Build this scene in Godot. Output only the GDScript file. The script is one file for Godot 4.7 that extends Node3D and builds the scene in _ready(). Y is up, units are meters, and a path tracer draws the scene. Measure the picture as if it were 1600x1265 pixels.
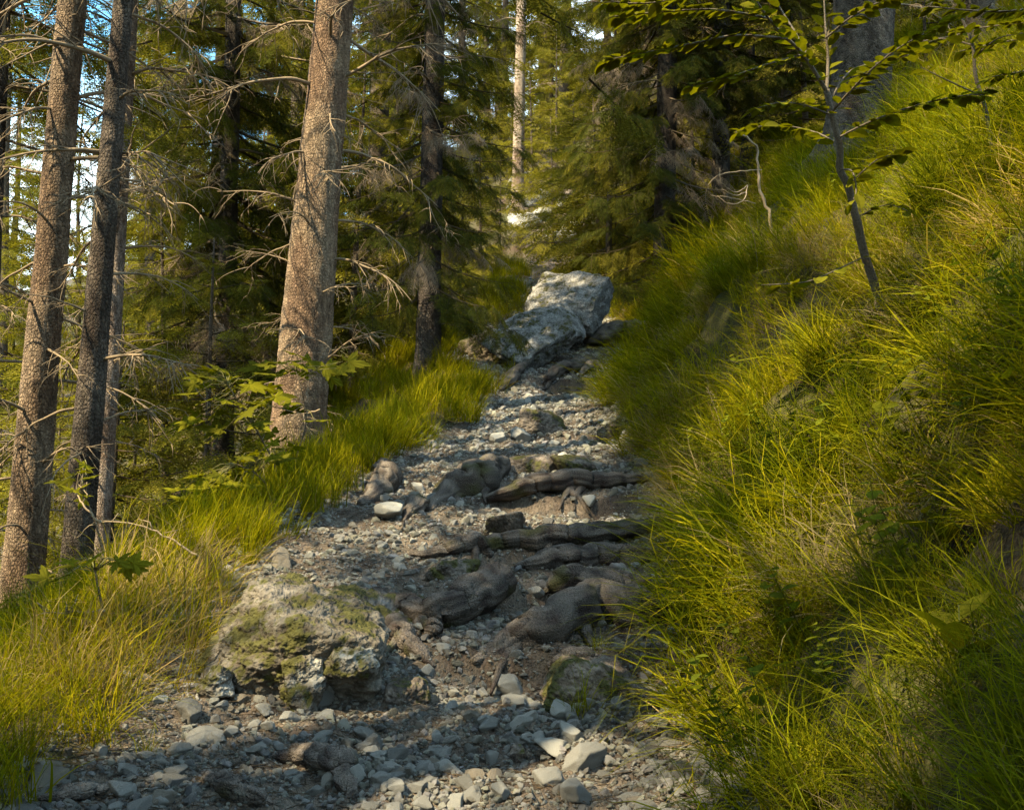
extends Node3D

const EYE := Vector3(0, 1.5, 0)
const TILT := 4.0
const FOC := 1648.0

var S := Vector3(-0.55, 0.82, 0.38).normalized()   # towards the sun
var rng := RandomNumberGenerator.new()
var nz := FastNoiseLite.new()
var fb := FastNoiseLite.new()
var tris := 0
var counted := {}
var M := {}
var used := {}
var gaps: Array = []        # openings cut into the canopy to place sun patches: [point on the ground, radius]
var gap_p := PackedVector3Array()
var gap_r := PackedFloat32Array()

# the trail, by metres ahead of the viewpoint: height of its middle, left edge, right edge
var HD := PackedFloat32Array([-30, -6, 0, 3, 3.9, 5, 6.3, 7.8, 9.2, 11.5, 14, 18, 21, 26, 35, 50, 90, 170])
var HY := PackedFloat32Array([-4.5, -0.6, 0.26, 0.583, 0.683, 0.895, 1.188, 1.536, 1.822, 2.392, 3.057, 4.221, 5.064, 6.9, 11.2, 17.5, 33, 60])
var LD := PackedFloat32Array([-30, 0, 3, 3.6, 5, 5.6, 6.9, 7.8, 9.2, 10.6, 11.8, 14, 18, 21, 26, 35, 60, 170])
var LX := PackedFloat32Array([-1.4, -1.42, -1.42, -1.36, -1.4, -1.38, -1.28, -1.04, -0.78, -0.42, -0.3, -0.95, -0.3, 0.1, 0.3, 0.5, 0.5, 0.5])
var RD := PackedFloat32Array([-30, 0, 3, 3.6, 5, 6.9, 7.8, 9.2, 11.5, 14, 18, 21, 26, 35, 60, 170])
var RX := PackedFloat32Array([0.4, 0.44, 0.58, 0.64, 0.84, 1.0, 1.06, 0.92, 1.1, 1.75, 1.95, 1.6, 1.6, 2.0, 2.0, 2.0])
# earth steps that the roots hold up: distance, height, length of the tread below
var STEPS := [[4.42, 0.12, 0.5], [5.42, 0.10, 0.6], [6.05, 0.08, 0.45], [7.2, 0.12, 0.8], [9.6, 0.06, 0.7], [12.9, 0.22, 1.3]]


class Buf:
	var v := PackedVector3Array()
	var i := PackedInt32Array()
	var c := PackedColorArray()
	func tri(a: Vector3, b: Vector3, d: Vector3, col: Color) -> void:
		v.append(a); v.append(b); v.append(d)
		c.append(col); c.append(col); c.append(col)
	func stick(p: Vector3, q: Vector3, r0: float, r1: float, col: Color) -> void:
		var t := (q - p).normalized()
		var u := t.cross(Vector3(0.3, 0.9, 0.2)).normalized()
		for k in 3:
			var e := u.rotated(t, TAU * k / 3)
			var f := u.rotated(t, TAU * (k + 1) / 3)
			tri(p + e * r0, q + e * r1, q + f * r1, col)
			tri(p + e * r0, q + f * r1, p + f * r0, col)
	func add(o: Buf, xf: Transform3D) -> void:   # loose triangles only
		v.append_array(xf * o.v)
		c.append_array(o.c)
	func mesh(smooth := true) -> ArrayMesh:
		if not smooth:
			if i.size():   # facets: each corner of a triangle by itself
				var w := PackedVector3Array()
				var e := PackedColorArray()
				for k in i:
					w.append(v[k]); e.append(c[k])
				v = w
				c = e
				i = PackedInt32Array()
		if i.is_empty(): i = PackedInt32Array(range(v.size()))
		var a := []
		a.resize(Mesh.ARRAY_MAX)
		a[Mesh.ARRAY_VERTEX] = v
		a[Mesh.ARRAY_COLOR] = c
		a[Mesh.ARRAY_INDEX] = i
		if smooth:
			var st := SurfaceTool.new()
			st.create_from_arrays(a)
			st.generate_normals()
			return st.commit()
		var m := ArrayMesh.new()
		m.add_surface_from_arrays(Mesh.PRIMITIVE_TRIANGLES, a)
		return m


func lin(r: float, g: float, b: float) -> Color:
	return Color(r, g, b).linear_to_srgb()


func R(a: float, b: float) -> float:
	return rng.randf_range(a, b)


func rn() -> Vector3:
	return Vector3(R(-1, 1), R(-1, 1), R(-1, 1))


# ---------------------------------------------------------------- names and metas
func numbered(called: String) -> String:
	var k: int = used.get(called, -1) + 1
	used[called] = k
	return called if k == 0 else "%s_%03d" % [called, k]


func tag(o: Node, label: String, category: String, group := "", kind := "") -> Node:
	if label: o.set_meta("label", label)
	if category: o.set_meta("category", category)
	if group: o.set_meta("group", group)
	if kind: o.set_meta("kind", kind)
	return o


func thing(called: String, label: String, category: String, at := Vector3.ZERO, group := "") -> Node3D:
	var o := Node3D.new()
	o.name = numbered(called)
	add_child(o)
	o.position = at
	tag(o, label, category, group)
	return o


func part(called: String, mesh: Mesh, mat: Material, parent: Node = null, xf := Transform3D()) -> MeshInstance3D:
	tris += mesh.surface_get_array_index_len(0) / 3 if not counted.has(mesh) else 0
	counted[mesh] = true
	var o := MeshInstance3D.new()
	o.name = numbered(called) if parent == null else called
	o.mesh = mesh
	o.material_override = mat
	o.transform = xf
	if parent == null: add_child(o)
	else: parent.add_child(o, true)
	return o


func many(called: String, mesh: Mesh, mat: Material, xfs: Array, cols: Array, parent: Node = null) -> MultiMeshInstance3D:
	tris += mesh.surface_get_array_index_len(0) / 3 if not counted.has(mesh) else 0
	counted[mesh] = true
	var mm := MultiMesh.new()
	mm.transform_format = MultiMesh.TRANSFORM_3D
	mm.use_colors = cols.size() > 0
	mm.mesh = mesh
	mm.instance_count = xfs.size()
	for k in xfs.size():
		mm.set_instance_transform(k, xfs[k])
		if cols.size(): mm.set_instance_color(k, cols[k])
	var o := MultiMeshInstance3D.new()
	o.name = numbered(called) if parent == null else called
	o.multimesh = mm
	o.material_override = mat
	if parent == null: add_child(o)
	else: parent.add_child(o, true)
	return o


# ---------------------------------------------------------------- the lie of the land
func tab(xs: PackedFloat32Array, ys: PackedFloat32Array, d: float) -> float:
	var n := xs.size()
	if d <= xs[0]: return ys[0]
	if d >= xs[n - 1]: return ys[n - 1]
	var i := xs.bsearch(d) - 1
	if i < 0: i = 0
	var h := xs[i + 1] - xs[i]
	var m := (ys[i + 1] - ys[i]) / h
	var m0 := m
	var m1 := m
	if i > 0: m0 = 0.5 * (m + (ys[i] - ys[i - 1]) / (xs[i] - xs[i - 1]))
	if i < n - 2: m1 = 0.5 * (m + (ys[i + 2] - ys[i + 1]) / (xs[i + 2] - xs[i + 1]))
	var t := (d - xs[i]) / h
	var t2 := t * t
	var t3 := t2 * t
	return (2 * t3 - 3 * t2 + 1) * ys[i] + (t3 - 2 * t2 + t) * h * m0 + (3 * t2 - 2 * t3) * ys[i + 1] + (t3 - t2) * h * m1


func left_edge(d: float) -> float:
	return tab(LD, LX, d) + 0.07 * nz.get_noise_2d(d * 1.1, 40.0)


func right_edge(d: float) -> float:
	return tab(RD, RX, d) + 0.08 * nz.get_noise_2d(d * 1.2, 90.0)


func steps(d: float, x: float) -> float:
	var dip := 0.0
	for s in STEPS:
		var q: float = d - s[0] - 0.1 * nz.get_noise_2d(x * 0.9, s[0] * 7.0)
		if q > -s[2] and q < 0.04:
			var f: float = (q + s[2]) / s[2]
			dip -= s[1] * (smoothstep(0.0, 1.0, f) if q < -0.03 else smoothstep(0.04, -0.03, q))
	return dip


func surf(d: float, x: float, hc: float, el: float, er: float) -> float:
	if x > er:
		var u := x - er
		var b := 1.3 * u if u < 0.35 else (0.455 + 0.98 * (u - 0.35) if u < 2.7 else (2.758 + 0.56 * (u - 2.7) if u < 14.0 else 9.086 + 0.4 * (u - 14.0)))
		return hc + b + 0.3 * nz.get_noise_2d(x * 0.55, d * 0.5) * minf(1.0, u) + 0.14 * nz.get_noise_2d(x * 1.9, d * 1.6 + 30.0) * minf(1.0, u * 1.5)
	if x < el:
		var v := el - x
		var b2 := 0.1 * smoothstep(0.0, 0.22, v) - 0.63 * maxf(0.0, v - 0.3)
		if v > 24.0: b2 += 0.4 * (v - 24.0)
		return hc + b2 + 0.2 * nz.get_noise_2d(x * 0.4, d * 0.4) * minf(1.0, v) + 0.05 * nz.get_noise_2d(x * 2.0, d * 1.7 + 30.0) * minf(1.0, v)
	var t := (x - el) / maxf(er - el, 0.01)
	var edge := smoothstep(0.0, 0.12, t) * smoothstep(1.0, 0.9, t)
	var h := hc - 0.04 * sin(PI * t) * 1.0
	h += edge * (0.035 * nz.get_noise_2d(x * 2.6, d * 2.2) + 0.016 * fb.get_noise_2d(x * 9.0, d * 9.0) + 0.006 * fb.get_noise_2d(x * 40.0, d * 40.0))
	h += steps(d, x) * smoothstep(0.32, 0.62, t) * smoothstep(1.03, 0.97, t)
	return h


func H(x: float, z: float) -> float:
	return surf(-z, x, tab(HD, HY, -z), left_edge(-z), right_edge(-z))


func ground(x: float, d: float) -> Vector3:
	return Vector3(x, H(x, -d), -d)


func slope_normal(x: float, z: float, e := 0.15) -> Vector3:
	return Vector3(H(x - e, z) - H(x + e, z), 2 * e, H(x, z - e) - H(x, z + e)).normalized()


# directions of sight, used to find where on the land a thing stands
func sight(px: float, py: float) -> Vector3:
	var v := Vector3((px - 800.0) / FOC, (632.5 - py) / FOC, -1.0).rotated(Vector3.RIGHT, deg_to_rad(TILT))
	return v / -v.z


func at(px: float, py: float, d: float) -> Vector3:
	return EYE + sight(px, py) * d


func spot(px: float, py: float) -> Vector3:
	var v := sight(px, py)
	var d := 1.3
	while d < 120.0:
		var p := EYE + v * d
		if p.y < H(p.x, p.z):
			var a := d / 1.02
			for k in 8:
				var m := (a + d) / 2
				p = EYE + v * m
				if p.y < H(p.x, p.z): d = m
				else: a = m
			return EYE + v * d
		d *= 1.02
	return EYE + v * d


func to_pixel(p: Vector3) -> Vector2:
	var v := (p - EYE).rotated(Vector3.RIGHT, deg_to_rad(-TILT))
	if v.z > -0.2: return Vector2(-9999, -9999)
	return Vector2(800 + FOC * v.x / -v.z, 632.5 - FOC * v.y / -v.z)


func in_view(p: Vector3, margin: float) -> bool:
	var q := to_pixel(p)
	return q.x > -margin and q.x < 1600 + margin and q.y > -margin and q.y < 1265 + margin


func clear_of_gaps(p: Vector3) -> bool:
	for k in gap_p.size():
		var w := p - gap_p[k]
		var t := w.dot(S)
		if t > 0.4 and (w - S * t).length_squared() < gap_r[k]: return false
	return true


func gap(p: Vector3, r: float, m := 0.38) -> void:
	gap_p.append(p)
	gap_r.append((r + m) * (r + m))


# ---------------------------------------------------------------- shapes
func grid(P: PackedVector3Array, C: PackedColorArray, rows: int, cols: int) -> ArrayMesh:
	var b := Buf.new()
	b.v = P
	b.c = C
	var I := PackedInt32Array()
	I.resize((rows - 1) * (cols - 1) * 6)
	var k := 0
	for r in rows - 1:
		for c in cols - 1:
			var a := r * cols + c
			I[k] = a; I[k + 1] = a + cols; I[k + 2] = a + cols + 1
			I[k + 3] = a; I[k + 4] = a + cols + 1; I[k + 5] = a + 1
			k += 6
	b.i = I
	return b.mesh()


func curve(pts: Array, per: int) -> PackedVector3Array:
	var out := PackedVector3Array()
	var n := pts.size()
	for i in n - 1:
		var a: Vector3 = pts[maxi(i - 1, 0)]
		var b: Vector3 = pts[i]
		var c: Vector3 = pts[i + 1]
		var d: Vector3 = pts[mini(i + 2, n - 1)]
		for k in per:
			out.append(b.cubic_interpolate(c, a, d, float(k) / per))
	out.append(pts[n - 1])
	return out


func tube(buf: Buf, pts: PackedVector3Array, rad: PackedFloat32Array, sides: int, amp := 0.0, freq := 1.0, col := Color.WHITE, flat := 1.0, shift := Vector3.ZERO, grain := 0.0) -> void:
	var base := buf.v.size()
	var n := pts.size()
	var t := (pts[1] - pts[0]).normalized()
	var u := t.cross(Vector3(0.13, 0.31, 0.94) if absf(t.y) > 0.6 else Vector3.UP).normalized()
	var along := 0.0
	for i in n:
		if i > 0: along += pts[i].distance_to(pts[i - 1])
		var t2 := (pts[mini(i + 1, n - 1)] - pts[maxi(i - 1, 0)]).normalized()
		u = (u - t2 * u.dot(t2)).normalized()
		var w := t2.cross(u)
		for k in sides:
			var a := TAU * k / sides
			var dir := u * cos(a) + w * sin(a) * flat
			var r := rad[i]
			if amp > 0.0:
				var q := Vector3(cos(a) * 1.1, along * freq, sin(a) * 1.1) + shift
				r *= 1.0 + amp * (fb.get_noise_3dv(q) * 1.4)
				if grain > 0.0: r *= 1.0 + grain * fb.get_noise_3d(cos(a) * 4.5, along * 1.6, sin(a) * 4.5)
			buf.v.append(pts[i] + dir * r)
			buf.c.append(col)
	for i in n - 1:
		for k in sides:
			var a := base + i * sides + k
			var b := base + i * sides + (k + 1) % sides
			buf.i.append(a); buf.i.append(b + sides); buf.i.append(b)
			buf.i.append(a); buf.i.append(a + sides); buf.i.append(b + sides)
	for e in [0, n - 1]:
		var ci := buf.v.size()
		buf.v.append(pts[e]); buf.c.append(col)
		for k in sides:
			var a2: int = base + e * sides + k
			var b2: int = base + e * sides + (k + 1) % sides
			buf.i.append(ci)
			if e == 0:
				buf.i.append(a2); buf.i.append(b2)
			else:
				buf.i.append(b2); buf.i.append(a2)


func taper(n: int, a: float, b: float, power := 1.0) -> PackedFloat32Array:
	var out := PackedFloat32Array()
	for i in n: out.append(lerpf(a, b, pow(float(i) / (n - 1), power)))
	return out


# a rock: a block of six uneven faces, further cut by planes, roughened by noise
func rock(seedn: int, half: Vector3, jitter: float, cuts: int, power: float, n: int, amp: float, freq: float, cut_depth := 0.82) -> Buf:
	var g := RandomNumberGenerator.new()
	g.seed = seedn
	var pn := PackedVector3Array()
	var pd := PackedFloat32Array()
	for ax in 3:
		for s in [-1.0, 1.0]:
			var v := Vector3.ZERO
			v[ax] = s
			v += Vector3(g.randf_range(-1, 1), g.randf_range(-1, 1), g.randf_range(-1, 1)) * jitter
			pn.append(v.normalized()); pd.append(g.randf_range(0.88, 1.0))
	for k in cuts:
		pn.append(Vector3(g.randf_range(-1, 1), g.randf_range(-1, 1), g.randf_range(-1, 1)).normalized())
		pd.append(g.randf_range(cut_depth, cut_depth + 0.35))
	var off := Vector3(g.randf_range(-90, 90), g.randf_range(-90, 90), g.randf_range(-90, 90))
	var b := Buf.new()
	for face in 6:
		var base := b.v.size()
		for j in n + 1:
			for i in n + 1:
				var p := Vector3(tan((2.0 * i / n - 1) * PI / 4), tan((2.0 * j / n - 1) * PI / 4), 1.0)
				var q := p
				match face:
					1: q = Vector3(-p.x, p.y, -1)
					2: q = Vector3(1, p.y, -p.x)
					3: q = Vector3(-1, p.y, p.x)
					4: q = Vector3(p.x, 1, -p.y)
					5: q = Vector3(p.x, -1, p.y)
				q = q.snapped(Vector3.ONE * 1e-5).normalized()
				var sum := 0.0
				for k in pn.size():
					var dd := q.dot(pn[k])
					if dd > 0.05: sum += pow(dd / pd[k], power)
				var r := pow(sum, -1.0 / power)
				var w := q * r * half
				if amp > 0.0:
					var f := fb.get_noise_3dv(w * freq + off)
					var f2 := 1.0 - 2.0 * absf(fb.get_noise_3dv(Vector3(w.x, w.y * 2.2, w.z) * freq * 0.45 + off * 1.7))
					var f3 := 1.0 - 2.0 * absf(fb.get_noise_3dv(w * freq * 3.1 + off))
					w += q * (f * amp + f2 * amp * 0.8 + f3 * amp * 0.3)
				b.v.append(w)
				b.c.append(Color.WHITE)
		for j in n:
			for i in n:
				var a := base + j * (n + 1) + i
				b.i.append(a); b.i.append(a + n + 2); b.i.append(a + 1)
				b.i.append(a); b.i.append(a + n + 1); b.i.append(a + n + 2)
	return b


# gives a mesh colours by a function of the place and the normal
func painted(m: ArrayMesh, f: Callable) -> ArrayMesh:
	var a := m.surface_get_arrays(0)
	var v: PackedVector3Array = a[Mesh.ARRAY_VERTEX]
	var n: PackedVector3Array = a[Mesh.ARRAY_NORMAL]
	var c := PackedColorArray()
	c.resize(v.size())
	for k in v.size(): c[k] = f.call(v[k], n[k])
	a[Mesh.ARRAY_COLOR] = c
	var out := ArrayMesh.new()
	out.add_surface_from_arrays(Mesh.PRIMITIVE_TRIANGLES, a)
	return out


# blades of grass that rise, bend and hang over; they lean towards +x where one_way is above 0
func blades_into(b: Buf, o: Vector3, blades: int, length: float, width: float, lean: float, bend: float, cols: Array, spread: float, one_way: float) -> void:
	for k in blades:
		var az := R(-PI, PI)
		if rng.randf() < one_way: az *= 0.4
		var hd := Vector3(cos(az), 0, sin(az))
		var p := o + Vector3(R(-1, 1), 0, R(-1, 1)) * spread + Vector3(0, -0.05, 0)
		var L := length * R(0.45, 1.1)
		var th := deg_to_rad(R(2, lean))
		var tot := deg_to_rad(R(bend * 0.3, bend))
		var w0 := width * R(0.6, 1.15)
		var twist := R(-0.6, 0.6)
		var col: Color = cols[rng.randi() % cols.size()]
		col = col * R(0.75, 1.25)
		var side := Vector3(-sin(az + twist), 0, cos(az + twist))
		var segs := 4
		var base := b.v.size()
		for s in segs + 1:
			var t := float(s) / segs
			var w := w0 * (0.75 + 0.5 * t - 1.25 * t * t * t) * 0.5
			if s == segs: w = 0.0003
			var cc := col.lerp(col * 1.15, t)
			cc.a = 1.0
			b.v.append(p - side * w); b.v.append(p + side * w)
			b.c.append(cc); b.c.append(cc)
			var ang := th + tot * t * t
			p += (hd * sin(ang) + Vector3.UP * cos(ang)) * L / segs
			side = side.rotated(hd, R(-0.15, 0.15))
		for s in segs:
			var a := base + s * 2
			b.i.append(a); b.i.append(a + 2); b.i.append(a + 3)
			b.i.append(a); b.i.append(a + 3); b.i.append(a + 1)


func tuft(seedn: int, blades: int, length: float, width: float, lean: float, bend: float, cols: Array, spread := 0.05) -> ArrayMesh:
	rng.seed = seedn
	var b := Buf.new()
	blades_into(b, Vector3.ZERO, blades, length, width, lean, bend, cols, spread, 0.0)
	return b.mesh()


# half a metre of sward: many tufts, some blades in between
func sward(seedn: int, tufts: int, blades: int, length: float, width: float, lean: float, bend: float, cols: Array, dead: Array, one_way: float, half := 0.27) -> ArrayMesh:
	rng.seed = seedn
	var b := Buf.new()
	for k in tufts:
		var o := Vector3(R(-half, half), 0, R(-half, half))
		var f := R(0.7, 1.15)
		blades_into(b, o, blades, length * f, width, lean, bend, cols, 0.035, one_way)
		if k % 3 == 0: blades_into(b, o, 4, length * f * 1.15, width * 2.0, lean, bend, cols, 0.05, one_way)
		blades_into(b, o, int(blades * 0.25), length * f * 0.7, width * 0.8, lean * 1.5, bend, dead, 0.07, one_way)
	blades_into(b, Vector3.ZERO, tufts * 3, length * 1.15, width * 1.1, lean, bend, cols, half, one_way)
	return b.mesh()


func needles(b: Buf, p0: Vector3, p1: Vector3, step: float, ln: float, wd: float, green: Color) -> void:
	var d := p1 - p0
	var L := d.length()
	d /= L
	var s1 := d.cross(Vector3.UP).normalized()
	var s2 := s1.cross(d)
	var n := int(L / step)
	for k in n:
		var p := p0 + d * (L * (k + 0.5) / n)
		for s in 3:
			var a: float = R(-0.5, 0.5) + [0.1, PI - 0.1, PI * 0.5][s]
			var q := (s1 * cos(a) + s2 * sin(a) + d * R(0.5, 0.9)).normalized()
			var c := green * R(0.75, 1.25)
			c.a = 1.0
			b.tri(p - d * wd * 0.5, p + q * ln * R(0.8, 1.15), p + d * wd * 0.5, c)


# one bough end of a spruce, a metre long, along +x, as loose triangles; coarse: fewer and bigger needles
func spray(seedn: int, green: Color, bark: Color, coarse := 1.0, bare := false) -> Buf:
	rng.seed = seedn
	var b := Buf.new()
	var prev := Vector3.ZERO
	var n := 14 if coarse < 1.5 else 9
	var st := 0.02 * coarse
	var ln := 0.036 * pow(coarse, 0.7)
	var wd := 0.011 * pow(coarse, 0.9)
	for k in n:
		var s := (k + 1.0) / n
		var p := Vector3(s, -0.16 * s * s, 0.03 * sin(s * 5.0))
		if not bare: needles(b, prev, p, st, ln, wd, green)
		b.stick(prev, p, 0.010 * (1.05 - s), 0.010 * (1.0 - s) + 0.001, bark)
		var sgn := 1.0 if k % 2 == 0 else -1.0
		for rep in 2:
			var l := (0.40 * pow(1.0 - s, 0.7) + 0.09) * R(0.7, 1.15)
			var dir := Vector3(R(0.45, 0.75), R(-0.5, 0.05), sgn * R(0.6, 0.9)).normalized()
			var q := p + dir * l * 0.55
			var q2 := q + (dir + Vector3(0.25, -0.35, 0)).normalized() * l * 0.45
			if not bare:
				needles(b, p, q, st, ln, wd, green)
				needles(b, q, q2, st, ln * 0.95, wd, green * 1.25)
				if l > 0.2 and coarse < 1.5:
					for m in 2:
						var o := p.lerp(q, R(0.4, 1.0))
						var dd := (dir.rotated(Vector3.UP, [-0.8, 0.8][m]) + Vector3(0, R(-0.3, 0.1), 0)).normalized()
						needles(b, o, o + dd * l * R(0.3, 0.5), st, ln * 0.9, wd, green * 1.15)
			if bare or (rep == 0 and coarse < 1.5):
				b.stick(p, q, 0.006, 0.004, bark)
				b.stick(q, q2, 0.004, 0.002, bark)
			if bare:
				for m in 2:
					var o2 := p.lerp(q2, R(0.2, 1.0))
					var d2 := (dir.rotated(Vector3.UP, R(-1, 1)) + Vector3(0, R(-0.9, 0.1), 0)).normalized()
					b.stick(o2, o2 + (d2 + Vector3(0, -0.6, 0)).normalized() * l * R(0.4, 0.8), 0.0035, 0.0015, bark)
			sgn = -sgn
		prev = p
	return b


# a whole bough of the length L along +x: a limb that sags and lifts its tip, with sprays on both sides
func bough(seedn: int, L: float, size: float, step: float, hang: float, kinds: Array, bark: Color) -> Buf:
	rng.seed = seedn
	var b := Buf.new()
	var place := func(s: float) -> Vector3: return Vector3(L * s, L * (-hang * 0.9 * s + hang * 0.5 * s * s), 0.06 * L * sin(s * 3.0 + seedn))
	for j in 6:
		b.stick(place.call(j / 6.0), place.call((j + 1) / 6.0), (0.008 + 0.008 * L) * (1.05 - j / 6.0), (0.008 + 0.008 * L) * (1.05 - (j + 1) / 6.0), bark)
	var n := maxi(3, int(L / step))
	for j in n:
		for side in [-1.0, 1.0]:
			var s := lerpf(0.14, 1.0, (j + R(0, 0.8)) / n)
			var yaw: float = side * R(0.3, 1.05) * (1.0 if s < 0.9 else 0.4)
			var pitch := -R(0.1, 0.45) - hang * R(0.2, 1.1)
			var ss := size * R(0.65, 1.15) * lerpf(1.0, 0.65, s)
			var bs := Basis(Vector3.UP, -yaw) * Basis(Vector3(0, 0, 1), pitch) * Basis(Vector3.RIGHT, R(-0.6, 0.6))
			b.add(kinds[rng.randi() % kinds.size()], Transform3D(bs.scaled_local(Vector3.ONE * ss), place.call(s)))
	return b


# where the boughs of a spruce grow: [place, wished length] each
func crown(seedn: int, tall: float, low: float, reach: float, boughs: int, lift := 0.5) -> Array:
	rng.seed = seedn
	var out := []
	for k in boughs:
		var t := (k + rng.randf()) / boughs
		var y := lerpf(low, tall, t)
		var L := reach * pow(1.0 - t, 0.7) * R(0.65, 1.15) + 0.35
		var az := k * 2.39996 + R(-0.4, 0.4)
		out.append([Transform3D(Basis(Vector3.UP, -az) * Basis(Vector3(0, 0, 1), lerpf(-0.12, lift, t)), Vector3(0, y, 0)), L])
	return out


func tints(n: int, a: Color, b: Color) -> Array:
	var out := []
	for k in n:
		var c := a.lerp(b, rng.randf()) * R(0.8, 1.15)
		c.a = 1.0
		out.append(c)
	return out


# trunk along a leaning line, radii given by height
func trunk_mesh(dir: Vector3, tall: float, hs: PackedFloat32Array, rs: PackedFloat32Array, sides: int, fine_to: float, fine: float, flare: float, col: Callable, bark := 0.05) -> ArrayMesh:
	var b := Buf.new()
	var ys := []
	var y := -0.5
	while y < tall:
		ys.append(y)
		y += fine if y < fine_to else 0.8
	ys.append(tall)
	var ph := R(0, TAU)
	for q in ys:
		var r := tab(hs, rs, q)
		for k in sides:
			var a := TAU * k / sides
			var h := maxf(0.0, q)
			var fl := 1.0 + flare * exp(-h / 0.2) * (0.75 + 0.45 * sin(a * 3 + ph) + 0.3 * sin(a * 5 + 1.7 * ph))
			var p := Vector3(cos(a), 0, sin(a))
			var w := p * r + Vector3(0, q, 0)
			var f := fb.get_noise_3d(w.x * 22, w.y * 7 + ph * 9, w.z * 22)
			var f2 := nz.get_noise_3d(w.x * 3, w.y * 1.3 + ph * 5, w.z * 3)
			if q < fine_to: fl += bark * (0.5 - absf(f) * 2.2) + 0.05 * f2
			b.v.append(dir * q + p * r * fl)
			b.c.append(col.call(q, a, f, f2))
	for i in ys.size() - 1:
		for k in sides:
			var a2 := i * sides + k
			var b2 := i * sides + (k + 1) % sides
			b.i.append(a2); b.i.append(b2 + sides); b.i.append(b2)
			b.i.append(a2); b.i.append(a2 + sides); b.i.append(b2 + sides)
	return b.mesh()


# a dead branch a metre long, along +x, with bent twigs
func dead_branch(seedn: int, twigs: int) -> ArrayMesh:
	rng.seed = seedn
	var b := Buf.new()
	var pts := []
	var p := Vector3.ZERO
	var d := Vector3(1, R(-0.1, 0.35), 0)
	for k in 7:
		pts.append(p)
		p += d.normalized() * 0.167
		d += Vector3(0, R(-0.32, 0.05), R(-0.22, 0.22))
	var c := curve(pts, 4)
	tube(b, c, taper(c.size(), 0.016, 0.003), 6, 0.25, 30.0)
	for k in twigs:
		var i := int(R(0.2, 0.97) * (c.size() - 2))
		var q := c[i]
		var along := (c[i + 1] - c[i]).normalized()
		var e := (along * R(0.2, 0.9) + Vector3(0, R(-0.9, 0.3), R(-1, 1))).normalized()
		var L := R(0.15, 0.5)
		var tp := []
		for m in 5:
			tp.append(q)
			q += e * L / 4
			e = (e + Vector3(R(-0.2, 0.25), R(-0.35, 0.15), R(-0.25, 0.25))).normalized()
		var tc := curve(tp, 2)
		tube(b, tc, taper(tc.size(), 0.006, 0.0018), 4)
		for m in 2:
			var o := tc[rng.randi_range(2, tc.size() - 1)]
			var f := (e + rn() * 0.9).normalized()
			tube(b, PackedVector3Array([o, o + f * 0.05, o + (f + Vector3(0, -0.4, 0)).normalized() * R(0.08, 0.2)]), PackedFloat32Array([0.003, 0.0024, 0.0012]), 3)
	return b.mesh()


func leaf_oval(seedn: int) -> ArrayMesh:
	rng.seed = seedn
	var b := Buf.new()
	var n := 7
	var rows := []
	var curl := R(0.1, 0.4)
	for k in n + 1:
		var t := float(k) / n
		var w := 0.31 * pow(sin(PI * pow(t, 0.85)), 0.8) if k > 0 and k < n else 0.0
		w *= 1.0 + 0.06 * (k % 2)
		rows.append([Vector3(t, -curl * t * t * 0.4, 0), w])
	for k in n:
		var a: Vector3 = rows[k][0]
		var c: Vector3 = rows[k + 1][0]
		for s in [-1.0, 1.0]:
			var e := a + Vector3(-0.03, 0.22 * rows[k][1], s * rows[k][1])
			var f := c + Vector3(-0.03, 0.22 * rows[k + 1][1], s * rows[k + 1][1])
			var col := Color.WHITE * (0.92 if k % 2 else 1.0)
			b.tri(a, c, f, col)
			b.tri(a, f, e, col)
	return b.mesh(false)


func leaf_lobed(seedn: int) -> ArrayMesh:
	rng.seed = seedn
	var b := Buf.new()
	var rim := []
	var tips := [[-2.35, 0.45], [-1.15, 0.8], [0.0, 1.0], [1.15, 0.8], [2.35, 0.45]]
	for k in 5:
		var a: float = tips[k][0]
		var r: float = tips[k][1] * R(0.93, 1.07)
		rim.append([a - 0.42, r * 0.52]); rim.append([a - 0.27, r * 0.72]); rim.append([a - 0.19, r * 0.68]); rim.append([a - 0.1, r * 0.86])
		rim.append([a, r])
		rim.append([a + 0.1, r * 0.86]); rim.append([a + 0.19, r * 0.68]); rim.append([a + 0.27, r * 0.72]); rim.append([a + 0.42, r * 0.52])
		if k < 4: rim.append([(a + tips[k + 1][0]) / 2, 0.36])
	var pts := []
	for q in rim:
		var rr: float = q[1]
		pts.append(Vector3(0.15 + cos(q[0]) * rr * 0.62, -0.14 * rr * rr + 0.04 * cos(q[0] * 5.2), sin(q[0]) * rr * 0.62))
	for k in pts.size() - 1:
		b.tri(Vector3(0.15, 0, 0), pts[k + 1], pts[k], Color.WHITE * (0.95 if k % 3 else 1.05))
	return b.mesh(false)


# ---------------------------------------------------------------- materials
func noise_map(kind: int, freq: float, oct: int, ramp: Array, size := 512, jitter := 1.0) -> NoiseTexture2D:
	var f := FastNoiseLite.new()
	f.seed = int(freq * 1000) + oct
	f.noise_type = kind
	f.frequency = freq
	f.fractal_octaves = oct
	f.fractal_type = FastNoiseLite.FRACTAL_FBM if oct > 1 else FastNoiseLite.FRACTAL_NONE
	f.cellular_jitter = jitter
	f.cellular_return_type = FastNoiseLite.RETURN_DISTANCE2_SUB
	var t := NoiseTexture2D.new()
	t.width = size
	t.height = size
	t.seamless = true
	t.noise = f
	if ramp.size():
		var g := Gradient.new()
		var offs := PackedFloat32Array()
		var cs := PackedColorArray()
		for q in ramp:
			offs.append(q[0]); cs.append(q[1])
		g.offsets = offs
		g.colors = cs
		t.color_ramp = g
	return t


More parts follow.
